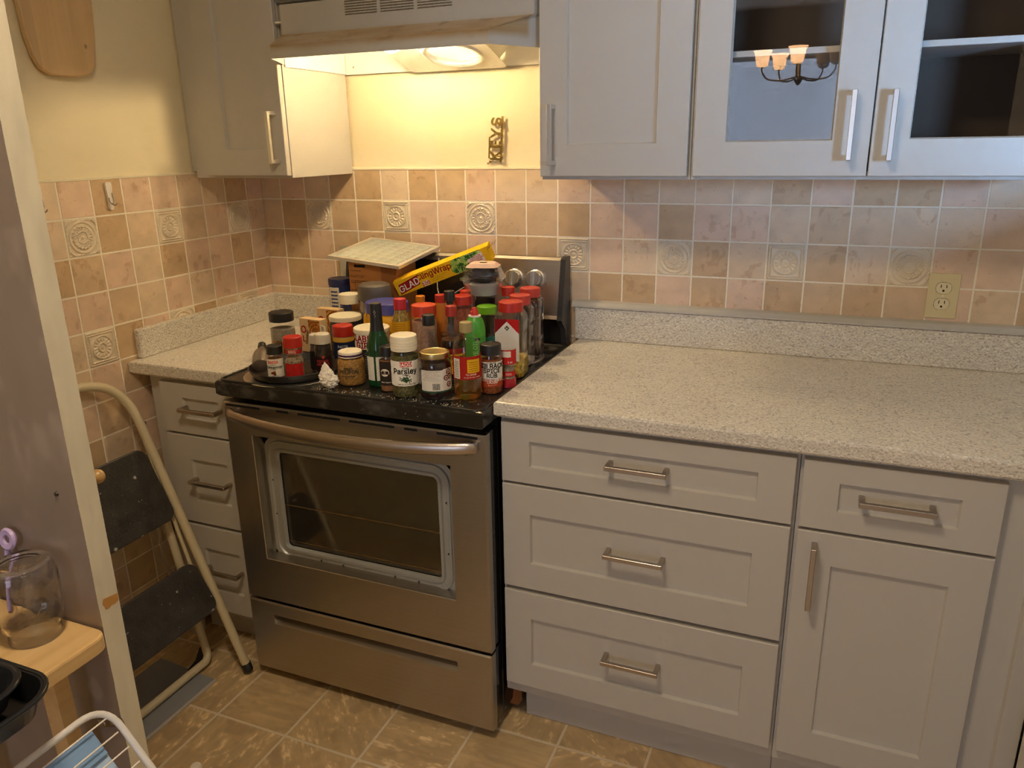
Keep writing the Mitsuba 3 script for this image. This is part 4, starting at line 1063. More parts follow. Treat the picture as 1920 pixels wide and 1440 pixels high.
part(lk, 'barcode', cat(*[wrap(rect(x_, x_ + w_, 0, .0155), .0392, FACE + 2, .0255) for x_, w_ in ((-.0085, .0012), (-.0066, .0007), (-.0050, .0016), (-.0026, .0007), (-.0010, .0013), (.0012, .0007), (.0027, .0016), (.0052, .0007), (.0068, .0012))]), 'm_matte', '#3a3835', smooth=False, tw=tw, kind='stuff')
q = band(.0389, .022, .074, FACE + 46, 44, 24)
q = wrap(rect(-.0149, .0149, 0, .052, 30, 40), .0389, FACE + 49, .022)
uu = np.asarray(rect(-.0149, .0149, 0, .052, 30, 40).vertices)
cols = np.tile(lin('#d8c8b8'), (len(uu), 1))
for cx_, cy_, a_ in ((0.001, .044, .9), (.005, .032, .4), (-.006, .030, .6), (.002, .014, .3)):
    d_ = np.hypot((uu[:, 0] - cx_) / .0075, (uu[:, 1] - cy_) / .0068)
    cols[d_ < 1] = lin('#4a1c14'); cols[d_ < .62] = lin('#d9b8a2'); cols[d_ < .34] = lin('#5a2a1c')
part(t, 'label', q, 'm_matte', cols, tw=tw, label='picture of dates')
part(t, 'label', band(.0390, .0185, .0225, FACE + 8, 130), 'm_matte', '#2c4a38', tw=tw, label='dark green lower edge')
# syrup
t = thing('bottle', 'syrup bottle with beige cap and red and yellow label, half full of amber syrup', 'bottle')
tw = at(1.038, -0.599)
pr = [(0, 0), (.028, 0), (.0322, .004), (.0328, .010), (.0328, .105), (.0322, .118), (.0290, .134), (.0220, .147), (.0140, .155), (.0125, .160)]
part(t, 'glass', lathe(pr, 48, crease=60), 'm_clear', None, tw=tw)
part(t, 'liquid', lathe(fill(pr, .0016, .052), 48), 'm_liquid', None, tw=tw, label='amber syrup')
part(t, 'cap', lathe([(0, .156)] + lid(.0150, .156, .180), 40), 'm_plastic', '#9c8c5c', tw=tw)
lk = part(t, 'label', band(.0332, .050, .105, FACE, 230), 'm_matte', '#a3251d', tw=tw)
part(lk, 'panel', band(.0334, .066, .098, FACE + 26, 56), 'm_matte', '#d9a61c', tw=tw, label='yellow directions panel')
part(lk, 'print', cat(*[band(.0336, .070 + .005 * i, .0715 + .005 * i, FACE + 24, 40) for i in range(5)]), 'm_matte', '#a86414', tw=tw, kind='stuff')
part(lk, 'panel', band(.0334, .052, .100, FACE - 50, 34), 'm_matte', '#d8cfba', tw=tw, label='white facts panel')
part(lk, 'print', cat(*[band(.0336, .056 + .004 * i, .0575 + .004 * i, FACE - 50, 24) for i in range(10)]), 'm_matte', '#7c7466', tw=tw, kind='stuff')
lettering(t, lk, [('TO OPEN', .0042, .060, '#e7cdb0', True, 12), ('Refrigerate after opening', .0026, .0545, '#e7cdb0', False, 18)], .0332, tw)
# spice rub
t, tw = spice('spice_jar', 'spice rub jar with black cap and white label right of the syrup', 1.0750, -0.546, 0.0262, 0.119, 0.0235, BLACK, None, None, fcols=['#7d3f1c', '#8c4a22', '#6c3416', '#94552c'],
              lab=(0.032, 0.080, 170, '#dcd6ca', [('RIB RACK', .0105, .0655, '#1a1817', True, 0), ('SPICE', .0105, .0535, '#2a2827', True, 0), ('RUB', .0098, .0420, '#3a3836', True, 0), ('GLUTEN FREE', .0024, .0765, '#3a3836', False, 0)]))
lk = part(t, 'label', band(.0267, .018, .0385, FACE, 170), 'm_matte', '#a3401f', tw=tw, label='rust-red lower band')
lettering(t, lk, [('CAJUN', .0055, .0275, '#e8d8c4', True, 0), ('NET WT 4.5 OZ', .002, .0225, '#e8d8c4', False, 0)], .0267, tw)
# upside-down red spice jar
t = thing('spice_jar', 'clear spice jar with red labels standing upside down on its red lid', 'jar')
tw = at(1.0960, -0.4935)
part(t, 'lid', lathe([(0, 0)] + [(.018, 0), (.0200, .001), (.0200, .021), (.0185, .022), (0, .022)], 40), 'm_plastic', '#a8202a', tw=tw)
pr = [(.0175, .021), (.0178, .024), (.0165, .026), (.0178, .029), (.0178, .042), (.0160, .050), (.0195, .058), (.0202, .064), (.0202, .100), (.0185, .104), (0, .105)]
part(t, 'body', lathe(pr, 44), 'm_clear', None, tw=tw)
cm = lathe(fill(pr, .0225, .062), 48)
part(t, 'contents', cm, 'm_matte', speckle(cm, ['#7a6a56', '#93826a', '#5c4c3a']), tw=tw)
lk = part(t, 'label', band(.0205, .060, .096, FACE, 190), 'm_matte', '#b32a26', tw=tw)
part(lk, 'panel', band(.0207, .078, .093, FACE - 16, 66), 'm_matte', '#d9cbbb', tw=tw, label='white panel')
lettering(t, lk, [('5 oz', .0042, .064, '#ecd9c8', True, 10)], .0205, tw)
lk = part(t, 'label', band(.0181, .029, .042, FACE, 190), 'm_matte', '#b32a26', tw=tw, label='red lower band')
lettering(t, lk, [('BBQ', .0055, .0325, '#e0a898', True, 0)], .0181, tw)


# square catering jars
def square(name, label, x, y, w, d, h, rz, fc, fz, lidc=RED, solid=None):
    t = thing(name, label, 'jar')
    tw = at(x, y, ZJ, rz)
    hb = h - .024
    R = 1.0
    pr = [(0, 0), (.92, 0), (.99, .003), (1, .008), (1, hb * .30), (.955, hb * .36), (.955, hb * .66), (1, hb * .72), (1, hb - .026), (.96, hb - .012), (.80, hb - .003), (.74, hb)]
    k = dict(sx=w / 2, sy=d / 2, power=5.0)
    if solid is not None:
        part(t, 'contents', lathe([(0, .001)] + [(r * .985, z) for r, z in pr[1:-1]] + [(0, hb - .004)], 72, crease=60, **k), 'm_gloss', solid, tw=tw)
    part(t, 'body', lathe(pr, 72, crease=60, **k), 'm_clear', None, tw=tw)
    if fc:
        zz = np.linspace(.002, fz, 26)
        cm = lathe([(0, .002)] + [(.97, z) for z in zz] + [(.5, fz + .004), (0, fz + .002)], 72, **k)
        part(t, 'contents', cm, 'm_matte', speckle(cm, fc, 430), tw=tw)
    part(t, 'lid', lathe([(0, hb - .001)] + lid(min(w, d) * .415, hb - .001, h), 48), 'm_plastic', lidc, tw=tw)
    return t, tw


t, tw = square('jar', 'square clear jar with red lid and a chicken bouillon label, a little yellow powder left', 1.064, -0.391, 0.076, 0.086, 0.190, 8, ['#a8892a', '#c4a43c', '#8f7420', '#d0b458'], .046)
fx = lambda m, z=0: basis(m, (0, -.0437 - z, 0), (1, 0, 0), (0, 0, 1), (0, -1, 0))
lk = part(t, 'label', fx(rect(-.031, .031, .046, .153)), 'm_matte', '#d9d4c8', smooth=False, tw=tw)
part(lk, 'panel', fx(TM([(-.031, .153, 0), (-.031, .116, 0), (0, .147, 0), (0, .153, 0)], [(0, 1, 2), (0, 2, 3)]), .0003), 'm_matte', '#7c1418', smooth=False, tw=tw, label='dark red corner')
part(lk, 'panel', fx(TM([(.031, .153, 0), (.031, .116, 0), (0, .147, 0), (0, .153, 0)], [(0, 2, 1), (0, 3, 2)]), .0003), 'm_matte', '#b3201f', smooth=False, tw=tw, label='red corner')
part(lk, 'emblem', fx(TM([(0, .1235, 0), (.0065, .130, 0), (0, .1365, 0), (-.0065, .130, 0)], [(0, 1, 2), (0, 2, 3)]), .0003), 'm_matte', BLACK, smooth=False, tw=tw, label='black diamond emblem')
part(lk, 'emblem', fx(move(text('M', .0048, .0002, True), (0, .1277, 0)), .0006), 'm_matte', WHITE, smooth=False, tw=tw)
for s_, h_, z_, c_ in (("Member's", .0042, .1170, '#3a3634'), ('Mark', .0042, .1115, '#3a3634'), ('CHICKEN', .0150, .0925, '#a82420'), ('BOUILLON', .0125, .0765, '#1f1c1b'), ('NET WT 2 LB', .003, .054, '#3a3634')):
    m = text(s_, h_, .0003, True)
    v = np.asarray(m.vertices).copy(); wd = v[:, 0].max() - v[:, 0].min(); v[:, 0] *= min(1, .055 / wd)
    part(lk, 'lettering', fx(TM(v, m.faces), .0004), 'm_matte', c_, smooth=False, tw=tw)
square('jar', 'square empty clear jar with red lid behind the bouillon jar', 1.046, -0.285, 0.068, 0.078, 0.186, 6, ['#b9ad9c', '#a89c8c'], .012, lidc='#b93a30')
square('jar', 'square jar of dark spice with red lid in front of the right knob', 1.043, -0.203, 0.068, 0.074, 0.191, 6, None, 0, lidc='#bb3d31', solid=(0.035, 0.014, 0.009))
# crumbs
cr = []
for _ in range(170):
    x, y = rng.choice([0.70, 0.80, 0.93, 1.02]) + rng.normal(0, .035), -0.668 + rng.normal(0, .012)
    if .40 < x < 1.09 and -.688 < y < -.64:
        s_ = rng.uniform(.0005, .0013)
        cr.append(move(box(-s_, s_, -s_ * .8, s_ * .8, 0, s_, 0), (x, y, ZC - .0004), rz=rng.uniform(0, 90)))
put('crumbs', cat(*cr), 'm_matte', '#c9bfa8', label='pale crumbs scattered along the front edge of the stove top', category='crumbs', kind='stuff')

# cardboard box with the grease filter on top
t = thing('cardboard_box', 'brown cardboard box under the grease filter at the back of the stove', 'box')
tw = T()
bx0, bx1, by0, by1, bz1 = 0.4680, 0.6320, -0.2150, -0.1000, 1.1430
part(t, 'carton', box(bx0, bx1, by0, by1, ZJ, bz1, .0008), 'm_matte', '#a8713f', smooth=False)
part(t, 'hand_hole', box(bx0 + .020, bx0 + .058, by0 - .0005, by0 + .003, bz1 - .014, bz1 - .006, .0004), 'm_matte', (0.012, 0.008, 0.006), smooth=False, label='dark hand hole')
part(t, 'side_panel', box(bx1 - .052, bx1 - .0005, by0 - .0004, by0 + .001, ZJ + .002, bz1 - .002, 0), 'm_matte', '#925d31', smooth=False, label='darker brown printed panel')
part(t, 'print', cat(*[box(bx0 + .004, bx0 + .004 + w_, by0 - .0004, by0, z_, z_ + .0016, 0) for w_, z_ in ((.040, 1.118), (.052, 1.104), (.048, 1.100), (.070, 1.088), (.066, 1.083), (.07, 1.06), (.07, 1.055), (.07, 1.050), (.066, 1.045), (.07, 1.040))]), 'm_matte', '#5e3b20', smooth=False, kind='stuff', label='lines of dark print')
part(t, 'print_frame', basis(frame(0, .072, 0, .036, [(0, 0), (0, -.0005), (.001, -.0005), (.001, 0)]), (bx0 + .020, by0, 1.052), (1, 0, 0), (0, 1, 0), (0, 0, 1)), 'm_matte', '#5e3b20', smooth=False)
C = np.array([(0.403, -0.226, 1.162), (0.425, -0.011, 1.193), (0.683, -0.035, 1.175), (0.661, -0.249, 1.144)])
o = C.mean(0)
X = (C[3] - C[0]) + (C[2] - C[1]); LX = np.linalg.norm(X) / 2; X /= np.linalg.norm(X)
Y = (C[1] - C[0]) + (C[2] - C[3]); Y -= X * (X @ Y); LY = np.linalg.norm((C[1] - C[0]) + (C[2] - C[3])) / 2; Y /= np.linalg.norm(Y)
N = np.cross(X, Y)
t = thing('grease_filter', 'aluminium mesh grease filter lying on the cardboard box', 'filter')
fl = frame(-LX / 2, LX / 2, -LY / 2, LY / 2, [(0, .0095), (0, .0005), (.0005, 0), (.0105, 0), (.011, .0008), (.011, .0025), (.0105, .0095), (0, .0095)])
part(t, 'frame', basis(fl, o, X, -N, Y), 'm_galvanised', (0.66, 0.62, 0.52), smooth=False)
gx, gyv = np.meshgrid(np.linspace(-LX / 2 + .010, LX / 2 - .010, 271), np.linspace(-LY / 2 + .010, LY / 2 - .010, 41))
hw = np.sin(gx * 2 * np.pi / .0078)
hz = .0013 * hw - .003 + .0016 * np.cos(gx * 14) * np.cos(gyv * 17)
gm = rect(0, 1, 0, 1, 270, 40)
fc = np.where((hw.ravel() > -.2)[:, None], lin((0.60, 0.64, 0.57)), lin((0.16, 0.18, 0.16)))
fc = np.where((np.abs(np.sin(gyv.ravel() * 2 * np.pi / .012)) > .93)[:, None], lin((0.5, 0.53, 0.46)), fc)
gm = TM(np.c_[gx.ravel(), gyv.ravel(), hz.ravel()], gm.faces)
part(t, 'mesh', basis(gm, o, X, Y, N), 'm_galvanised', fc, smooth=False, label='woven metal mesh')
part(t, 'mesh_backing', basis(box(-LX / 2 + .0105, LX / 2 - .0105, -LY / 2 + .0105, LY / 2 - .0105, -.0090, -.0062, 0), o, X, Y, N), 'm_galvanised', (0.40, 0.40, 0.36), smooth=False)
# cling wrap box leaning up to the right
A, B = np.array((0.640, -0.236, 1.0735)), np.array((0.914, -0.176, 1.1800))
X = (B - A); LX = np.linalg.norm(X); X /= LX
Y = np.array((-.30, -.25, .92)); Y -= X * (X @ Y); Y /= np.linalg.norm(Y)
N = np.cross(X, Y)
W_ = 0.0455
t = thing('cling_wrap_box', 'yellow cling wrap carton leaning diagonally against the control panel', 'box')
pl = lambda m, z=0.0: basis(m, A + N * (.0005 + z), X, Y, N)
part(t, 'carton', basis(box(0, LX, -W_ / 2, W_ / 2, -.048, .0004, .0008), A, X, Y, N), 'm_matte', '#e6b51c', smooth=False)
part(t, 'logo_panel', pl(TM([(.008, -.020, 0), (.075, -.010, 0), (.077, .0185, 0), (.012, .0095, 0)], [(0, 1, 2), (0, 2, 3)]), .0002), 'm_matte', '#8e1a1c', smooth=False, label='red name panel')
m = text('GLAD', .0185, .0003, True); m = move(m, (.043, -.0105, 0)); v = np.asarray(m.vertices).copy(); v[:, 1] += (v[:, 0] - .043) * .14
part(t, 'logo_panel__lettering', pl(TM(v, m.faces), .0004), 'm_matte', '#eadfd0', smooth=False)
part(t, 'lettering', pl(move(text('ClingWrap', .0165, .0003, True), (.125, .0015, 0)), .0003), 'm_matte', '#8e1f1c', smooth=False)
part(t, 'count_panel', pl(rect(.081, .103, -.0205, -.0065), .0002), 'm_matte', '#e6cdb6', smooth=False, label='pale patch with the number')
part(t, 'count_panel__lettering', pl(move(text('100', .0098, .0003, True), (.092, -.0185, 0)), .0004), 'm_matte', '#a02420', smooth=False)
part(t, 'print', pl(cat(*[rect(.112, .160 - .006 * i, -.0055 - .005 * i, -.0045 - .005 * i) for i in range(3)]), .0003), 'm_matte', '#a87c14', smooth=False, kind='stuff', label='fine print')
q = rect(.178, LX - .026, -.0215, .0222, 70, 30)
u_ = np.asarray(q.vertices)
n_ = meshkit.fbm(u_ * 95 + 3, 4); r_ = np.abs(meshkit.noise(u_ * 130 + 8) - .5) * 2
cols = np.where((n_ > .56)[:, None], lin('#93b34a'), np.where((n_ > .44)[:, None], lin('#5c8a2c'), lin('#2f5a22')))
cols = np.where((r_ < .10)[:, None], lin('#cddc9c'), cols)
edge = np.hypot((u_[:, 0] - .225) / .047, (u_[:, 1]) / .028) < 1.05
cols = np.where((edge | (u_[:, 0] > .225))[:, None], cols, lin('#d9b21c'))
part(t, 'picture', pl(q, .0002), 'm_matte', cols, smooth=False, label='green lettuce picture')
part(t, 'slogan_panel', pl(TM([(.236, -.018, 0), (.282, -.012, 0), (.279, .0135, 0), (.231, .0055, 0)], [(0, 1, 2), (0, 2, 3)]), .0004), 'm_matte', '#e9d6c0', smooth=False, label='pale slogan patch')
for i, s_ in enumerate(('LOCKS IN', 'LONG LASTING', 'FRESHNESS')):
    m = move(text(s_, .0048, .0002, True), (.256, .0035 - i * .0068, 0)); v = np.asarray(m.vertices).copy(); v[:, 1] += (v[:, 0] - .256) * .13
    part(t, 'slogan_panel__lettering', pl(TM(v, m.faces), .0006), 'm_matte', '#a8302a', smooth=False)
part(t, 'end_flap', basis(cat(*[move(box(0, .008, -.012, .012, -.0004, .0004, 0), (.0075 * i, 0, .0010 * i * i)) for i in range(4)]), B + Y * .014, (X * .75 + Y * .66) / np.linalg.norm(X * .75 + Y * .66), N, None), 'm_matte', '#6b5a3c', smooth=False, label='torn open end flap')
# clamshell container
t = thing('clamshell_container', 'clear plastic clamshell container with dark contents balanced on the jar lids', 'container')
tw = at(0.9395, -0.279, 1.0835, 12)
def srect(w_, d_, z_, r_=.018):
    p_ = rrect(w_, d_, r_, 6); return np.c_[p_, np.full(len(p_), z_)]
part(t, 'tub', cat(loops([srect(.078, .070, 0), srect(.104, .094, .044), srect(.112, .102, .0445), srect(.112, .102, .047)]), TM(srect(.078, .070, 0), [(0, i, i + 1) for i in range(1, 23)])), 'm_clear', None, smooth=False, tw=tw)
part(t, 'lid', cat(loops([srect(.114, .104, .0475), srect(.114, .104, .050), srect(.100, .090, .0505), srect(.086, .076, .078), srect(.064, .056, .086)]), TM(srect(.064, .056, .086), [(0, i, i + 1) for i in range(1, 23)])), 'm_clear', None, smooth=False, tw=tw)
ic = trimesh.creation.icosphere(3, 1.0); v = np.asarray(ic.vertices)
v = v * (1 + .25 * (meshkit.fbm(v * 2 + 4)[:, None] - .5))
part(t, 'contents', TM(v * np.array((.041, .036, .022)) + np.array((0, 0, .055)), ic.faces), 'm_gloss', (0.02, 0.016, 0.015), tw=tw, label='dark contents')
part(t, 'label', loops([srect(.0875, .0775, .0775), srect(.0655, .0575, .0868), srect(.020, .018, .0872, .004)]), 'm_matte', '#d6b5a2', smooth=False, tw=tw, label='pale pink label over the lid')
# thin white cable hanging in front of the panel
cb = arc([(0.715, -0.105, 1.150), (0.712, -0.118, 1.090), (0.722, -0.135, 1.050), (0.748, -0.150, 1.028), (0.790, -0.150, 1.060), (0.820, -0.140, 1.078), (0.850, -0.140, 1.060), (0.845, -0.140, 1.030), (0.80, -0.135, 1.022)], .02, 8)
put('cable', tube(cb, .0016, 6), 'm_plastic', '#d9d2c2', smooth=True, label='thin white looped cable in front of the stove display', category='cable')
# grey board behind
bd = move(extrude(sg.Polygon(rrect(0.110, 0.166, 0.010)), 0.004), (0, 0, 0))
put('board', basis(bd, (0.352, -0.0085, 1.0775), (1, 0, 0), (0, .03, .9995), None), 'm_plastic', (0.40, 0.38, 0.31), label='thin grey-green board leaning on the tiles behind the cardboard box', category='board')

# ------------------------------------------------------------------ on the walls
t = thing('outlet', 'ivory double electrical outlet on the tiles at the right', 'outlet')
IV = '#cdbf93'
part(t, 'plate', box(2.0257, 2.0957, -.0045, -.0002, 1.0375, 1.1495, .0018), 'm_plastic', IV, smooth=False)
for zc in (1.1130, 1.0735):
    q = sg.Polygon(rrect(.034, .028, .0125, 8))
    k = part(t, 'socket', basis(extrude(q, .0012), (2.0607, -.0044, zc), (1, 0, 0), (0, 0, 1), (0, -1, 0)), 'm_plastic', '#d6c9a2', smooth=False)
    part(t, 'socket_gap', basis(extrude(q.buffer(.0007).difference(q), .0004), (2.0607, -.0044, zc), (1, 0, 0), (0, 0, 1), (0, -1, 0)), 'm_matte', '#4d4630', smooth=False)
    for dx in (-.0062, .0062):
        part(k, 'slot', box(2.0607 + dx - .0010, 2.0607 + dx + .0010, -.00585, -.0054, zc + .001, zc + .0085, 0), 'm_matte', BLACK, smooth=False)
    part(k, 'slot', basis(extrude(sg.Point(0, 0).buffer(.0026, 10), .0003), (2.0607, -.0056, zc - .0062), (1, 0, 0), (0, 0, 1), (0, -1, 0)), 'm_matte', BLACK, smooth=False)
part(t, 'screw', basis(extrude(sg.Point(0, 0).buffer(.0028, 12), .0008), (2.0607, -.0044, 1.0933), (1, 0, 0), (0, 0, 1), (0, -1, 0)), 'm_plastic', '#d8d0b4', smooth=False)
# brass key rack, hung upright
t = thing('key_rack', 'brass key rack of cut-out letters hung upright on the wall under the hood', 'key rack')
BR = (0.42, 0.31, 0.11)
up_ = np.array((0.067, 0, 0.9977)); rt_ = np.array((0.9977, 0, -.067))
kb = np.array((0.8445, 0.0, 1.4215))
kr = lambda m, z=0.006: basis(m, kb + np.array((0, -z, 0)), up_, -rt_, (0, -1, 0))
xo = .004
for ch, wd in (('K', .029), ('E', .025), ('Y', .029), ('S', .026)):
    m = text(ch, .030, .0035, True)
    part(t, 'letter', kr(move(m, (xo + wd / 2, -.032, 0))), 'm_metal', BR, smooth=False)
    xo += wd + .004
part(t, 'bar', kr(box(0, .128, -.0385, -.0325, 0, .0035, .0006)), 'm_metal', BR, smooth=False)
part(t, 'bar', kr(box(.010, .070, .0005, .0045, 0, .0032, .0006)), 'm_metal', BR, smooth=False, label='upper border piece')
part(t, 'hanging_tab', kr(cat(frame(-.006, .003, .000, .009, [(0, 0), (0, .003), (.002, .003), (.002, 0)]))), 'm_metal', BR, smooth=False) if False else part(t, 'hanging_tab', kr(extrude(sg.box(-.007, .002, -.002, .007).difference(sg.box(-.0045, -.0005, .0005, .0045)), .003)), 'm_metal', BR, smooth=False)
for hx in (.018, .048, .078, .108):
    part(t, 'hook', kr(tube(arc([(hx, -.036, .002), (hx, -.036, .014), (hx, -.026, .018), (hx, -.020, .016)], .006), .0016, 8)), 'm_metal', BR, smooth=True)
for hx in (.012, .118):
    part(t, 'stud', kr(lathe([(.003, -.0062), (.003, 0.001), (0, .001)], 10)), 'm_metal', BR, smooth=True)
# adhesive hooks
for i, (y, lab) in enumerate(((-0.6120, 'white adhesive wall hook on the top tile row, right of the pair'), (-0.8160, 'white adhesive wall hook half hidden by the tall panel'))):
    t = thing('wall_hook', lab, 'hook')
    hk = lambda m: basis(m, (0.0003, y, 1.3565), (0, 1, 0), (0, 0, 1), (1, 0, 0))
    pf = sg.Polygon([(-.0085, .036), (.0085, .036), (.0095, .030), (.0062, -.018), (.0062, -.030), (.004, -.0355), (-.004, -.0355), (-.0062, -.030), (-.0062, -.018), (-.0095, .030)])
    part(t, 'plate', hk(extrude(pf, .0075)), 'm_plastic', '#ded8cc', smooth=False)
    part(t, 'wire', hk(tube(arc([(-.0055, -.004, .0080), (-.0065, -.014, .009), (0, -.022, .011), (.0065, -.014, .010), (.0045, .008, .009)], .006), .0011, 6)), 'm_metal', (0.35, 0.33, 0.31), smooth=True)
    part(t, 'wire', hk(tube(arc([(0, -.020, .0105), (0, -.026, .020), (0, -.018, .028)], .006), .0013, 6)), 'm_metal', (0.35, 0.33, 0.31), smooth=True)
# cutting board on the left wall
ol = []
for tt in np.linspace(0, 1, 9):
    pass
pts = [(-.7835, 2.02), (-.7855, 1.84), (-.7800, 1.74), (-.7700, 1.690), (-.7560, 1.663), (-.7330, 1.6505), (-.700, 1.6485), (-.648, 1.6505), (-.618, 1.6575), (-.603, 1.675), (-.5965, 1.705), (-.5880, 1.76), (-.5815, 1.84), (-.5800, 2.02), (-.60, 2.06), (-.765, 2.06)]
q = sg.Polygon(pts).buffer(.006, 6).buffer(-.006, 6).simplify(.0006)
sl = slab(q, 0, 0.017, 0.003)
put('cutting_board', basis(sl, (0.003, 0, 0), (0, 1, 0), (0, 0, 1), (1, 0, 0)), 'm_wood_v', label='rounded wooden cutting board hanging on the left wall', category='cutting board')

# ------------------------------------------------------------------ step ladder against the left wall
CRM = '#c9bc9c'
t = thing('step_ladder', 'folded cream step ladder with black treads leaning by the left wall', 'step ladder')
rx_ = lambda z: 0.3400 - 0.3615 * z
y0, y1 = -0.690, -1.085
front = arc([(rx_(.018), y0, .018), (rx_(.885) + .002, y0 - .004, .885), (rx_(.885) + .002, y1 + .004, .885), (rx_(.018), y1, .018)], 0.15, 14)
part(t, 'front_frame', tube(front, .0125, 14), 'm_plastic', CRM)
dirf = np.array((rx_(0) - rx_(.1), 0, -.1)); dirf /= np.linalg.norm(dirf)
for yy in (y0, y1):
    part(t, 'foot', tube([np.array((rx_(.024), yy, .024)) - dirf * .010, np.array((rx_(.024), yy, .024)) + dirf * .012, np.array((rx_(.024), yy, .024)) + dirf * .0165], [.0142, .0142, .011], 14), 'm_plastic', BLACK, label='black rubber foot')
rear = arc([(0.086, y0 - .012, .640), (0.180, y0 - .002, .060), (0.198, y0 - .012, .0205), (0.198, y1 + .012, .0205), (0.180, y1 + .002, .060), (0.086, y1 + .012, .640)], .055, 10)
part(t, 'rear_frame', tube(rear, .0115, 12), 'm_plastic', CRM)
for yy, s in ((y0 - .004, -1), (y1 + .004, 1)):
    part(t, 'foot', basis(extrude(sg.Polygon([(0, 0), (.062, 0), (.064, .006), (.030, .016), (.010, .046), (0, .048)]), .022), (0.187, yy + (.004 if s < 0 else -.004), .0045), (0, s, 0), (0, 0, 1), None), 'm_plastic', BLACK, smooth=False, label='black rubber corner foot')
    part(t, 'side_bar', basis(box(-.0035, .0035, -.009, .009, 0, .62, .001), (0.100, yy - s * -.002, .650), (0, 1, 0), (.94, 0, .34), (0.245, 0, -.9695)) if False else tube([(0.085, yy + s * .006, .70), (0.215, yy + s * .006, .215)], .0055, 8), 'm_plastic', CRM)
def tread(xa, za, xb, zb, lab):
    a, b = np.array((xa, 0, za)), np.array((xb, 0, zb))
    X_ = (b - a); L_ = np.linalg.norm(X_); X_ /= L_
    Y_ = np.array((0, 1.0, 0)); N_ = np.cross(X_, Y_)
    if N_[0] < 0: N_ = -N_
    w_ = abs(y1 - y0) - .034
    c_ = (a + b) / 2 + np.array((0, (y0 + y1) / 2, 0))
    k = part(t, 'tread', basis(slab(sg.Polygon(rrect(L_, w_, .030, 8)), -.020, 0, .004), c_, X_, Y_, N_), 'm_tread', None, smooth=False, label=lab)
    dots = []
    dm = TM([(-.0042, -.0026, 0), (.0042, -.0026, 0), (.0042, .0026, 0), (-.0042, .0026, 0), (-.0022, -.0012, .0016), (.0022, -.0012, .0016), (.0022, .0012, .0016), (-.0022, .0012, .0016)],
            [(0, 1, 5), (0, 5, 4), (1, 2, 6), (1, 6, 5), (2, 3, 7), (2, 7, 6), (3, 0, 4), (3, 4, 7), (4, 5, 6), (4, 6, 7)])
    ni, nj = int((L_ - .03) / .0115), int((w_ - .03) / .0115)
    for i in range(ni):
        for j in range(nj):
            dots.append(move(dm, (-L_ / 2 + .02 + .0115 * i, -w_ / 2 + .02 + .0115 * j + (.00575 if i % 2 else 0), 0)))
    part(k, 'stud', basis(cat(*dots), c_ + N_ * .0001, X_, Y_, N_), 'm_tread', None, smooth=False, kind='stuff', label='rows of raised grip studs')
    return c_, X_, Y_, N_, L_, w_
c_, X_, Y_, N_, L_, w_ = tread(0.0830, 0.686, 0.1730, 0.489, 'upper black plastic tread')
part(t, 'tread__lettering', basis(text('COSCO', .022, .0012, True), c_ + N_ * .0003 + X_ * (L_ / 2 - .045) + Y_ * .07, Y_, -X_, N_), 'm_plastic', (0.03, 0.028, 0.027), smooth=False)
tread(0.2030, 0.357, 0.2800, 0.223, 'lower black plastic tread')
for yy in (y0, y1):
    part(t, 'rivet', move(lathe([(0, 0), (.006, 0), (.005, .003), (0, .0036)], 12), (0, 0, 0), rx=-90 if yy == y0 else 90), 'm_metal', (.4, .38, .34), tw=T().translate([rx_(.745), yy + (.0115 if yy == y0 else -.0115), .745]))
# clear bag behind the ladder
gx, gz = np.meshgrid(np.linspace(0, 1, 18), np.linspace(0, 1, 26))
bx_ = .062 + .018 * np.sin(gx * 17 + gz * 3) * (0.4 + .6 * gz) + .010 * np.sin(gx * 39)
bag = TM(np.c_[(bx_ + .045 * (1 - gz)).ravel(), (-.672 - .050 * gx - .02 * gz * (gx - .5)).ravel(), (.27 + .25 * gz).ravel()], rect(0, 1, 0, 1, 17, 25).faces)
put('plastic_bag', bag, 'm_pane', smooth=True, label='crumpled clear plastic bag hanging behind the ladder', category='bag')
t = thing('floor_board', 'flat grey board lying on the floor under the step ladder', 'board')
part(t, 'top', slab(sg.Polygon([(.040, -1.20), (.262, -1.20), (.262, -.752), (.040, -.735)]), .0008, .0060, .0012), 'm_matte', (0.23, 0.235, 0.245), smooth=False)
part(t, 'edge_strip', box(.2625, .272, -1.20, -.752, .0008, .0055, .0006), 'm_matte', (0.42, 0.40, 0.36), smooth=False, label='pale edge')

# ------------------------------------------------------------------ tall panel and the cart in front of it
t = thing('end_panel', 'tall dark-faced end panel with a pale worn front edge at the left', 'panel')
part(t, 'board', box(0.0012, 0.8455, -1.4745, -1.4415, 0.0008, 2.414, 0.0006), 'm_panel', None, smooth=False, label='dark brown-grey board')
eg = rect(0, 1, 0, 1, 10, 160)
u_ = np.asarray(eg.vertices)
ys = np.where(u_[:, 0] < .01, -1.4755 + .0009 * (meshkit.noise(np.c_[u_[:, 1] * 90, u_[:, 1] * 0, u_[:, 1] * 0]) - .3), -1.4755 + .035 * u_[:, 0])
zs = .0008 + u_[:, 1] * 2.413
cols = np.tile(lin('#ccc3ab'), (len(u_), 1)) * (.86 + .28 * meshkit.fbm(np.c_[ys * 60, zs * 14, 0 * zs])[:, None])
part(t, 'edge', TM(np.c_[.8457 + 0 * ys, ys, zs], eg.faces), 'm_matte', cols, smooth=False, label='pale painted edge')
chip = sg.Polygon([(-1.4665, .8350), (-1.4690, .8260), (-1.4655, .8215), (-1.4660, .8170), (-1.4593, .8150), (-1.4550, .8180), (-1.4500, .8165), (-1.4421, .8188), (-1.4416, .8307), (-1.4520, .8325), (-1.4600, .8338)])
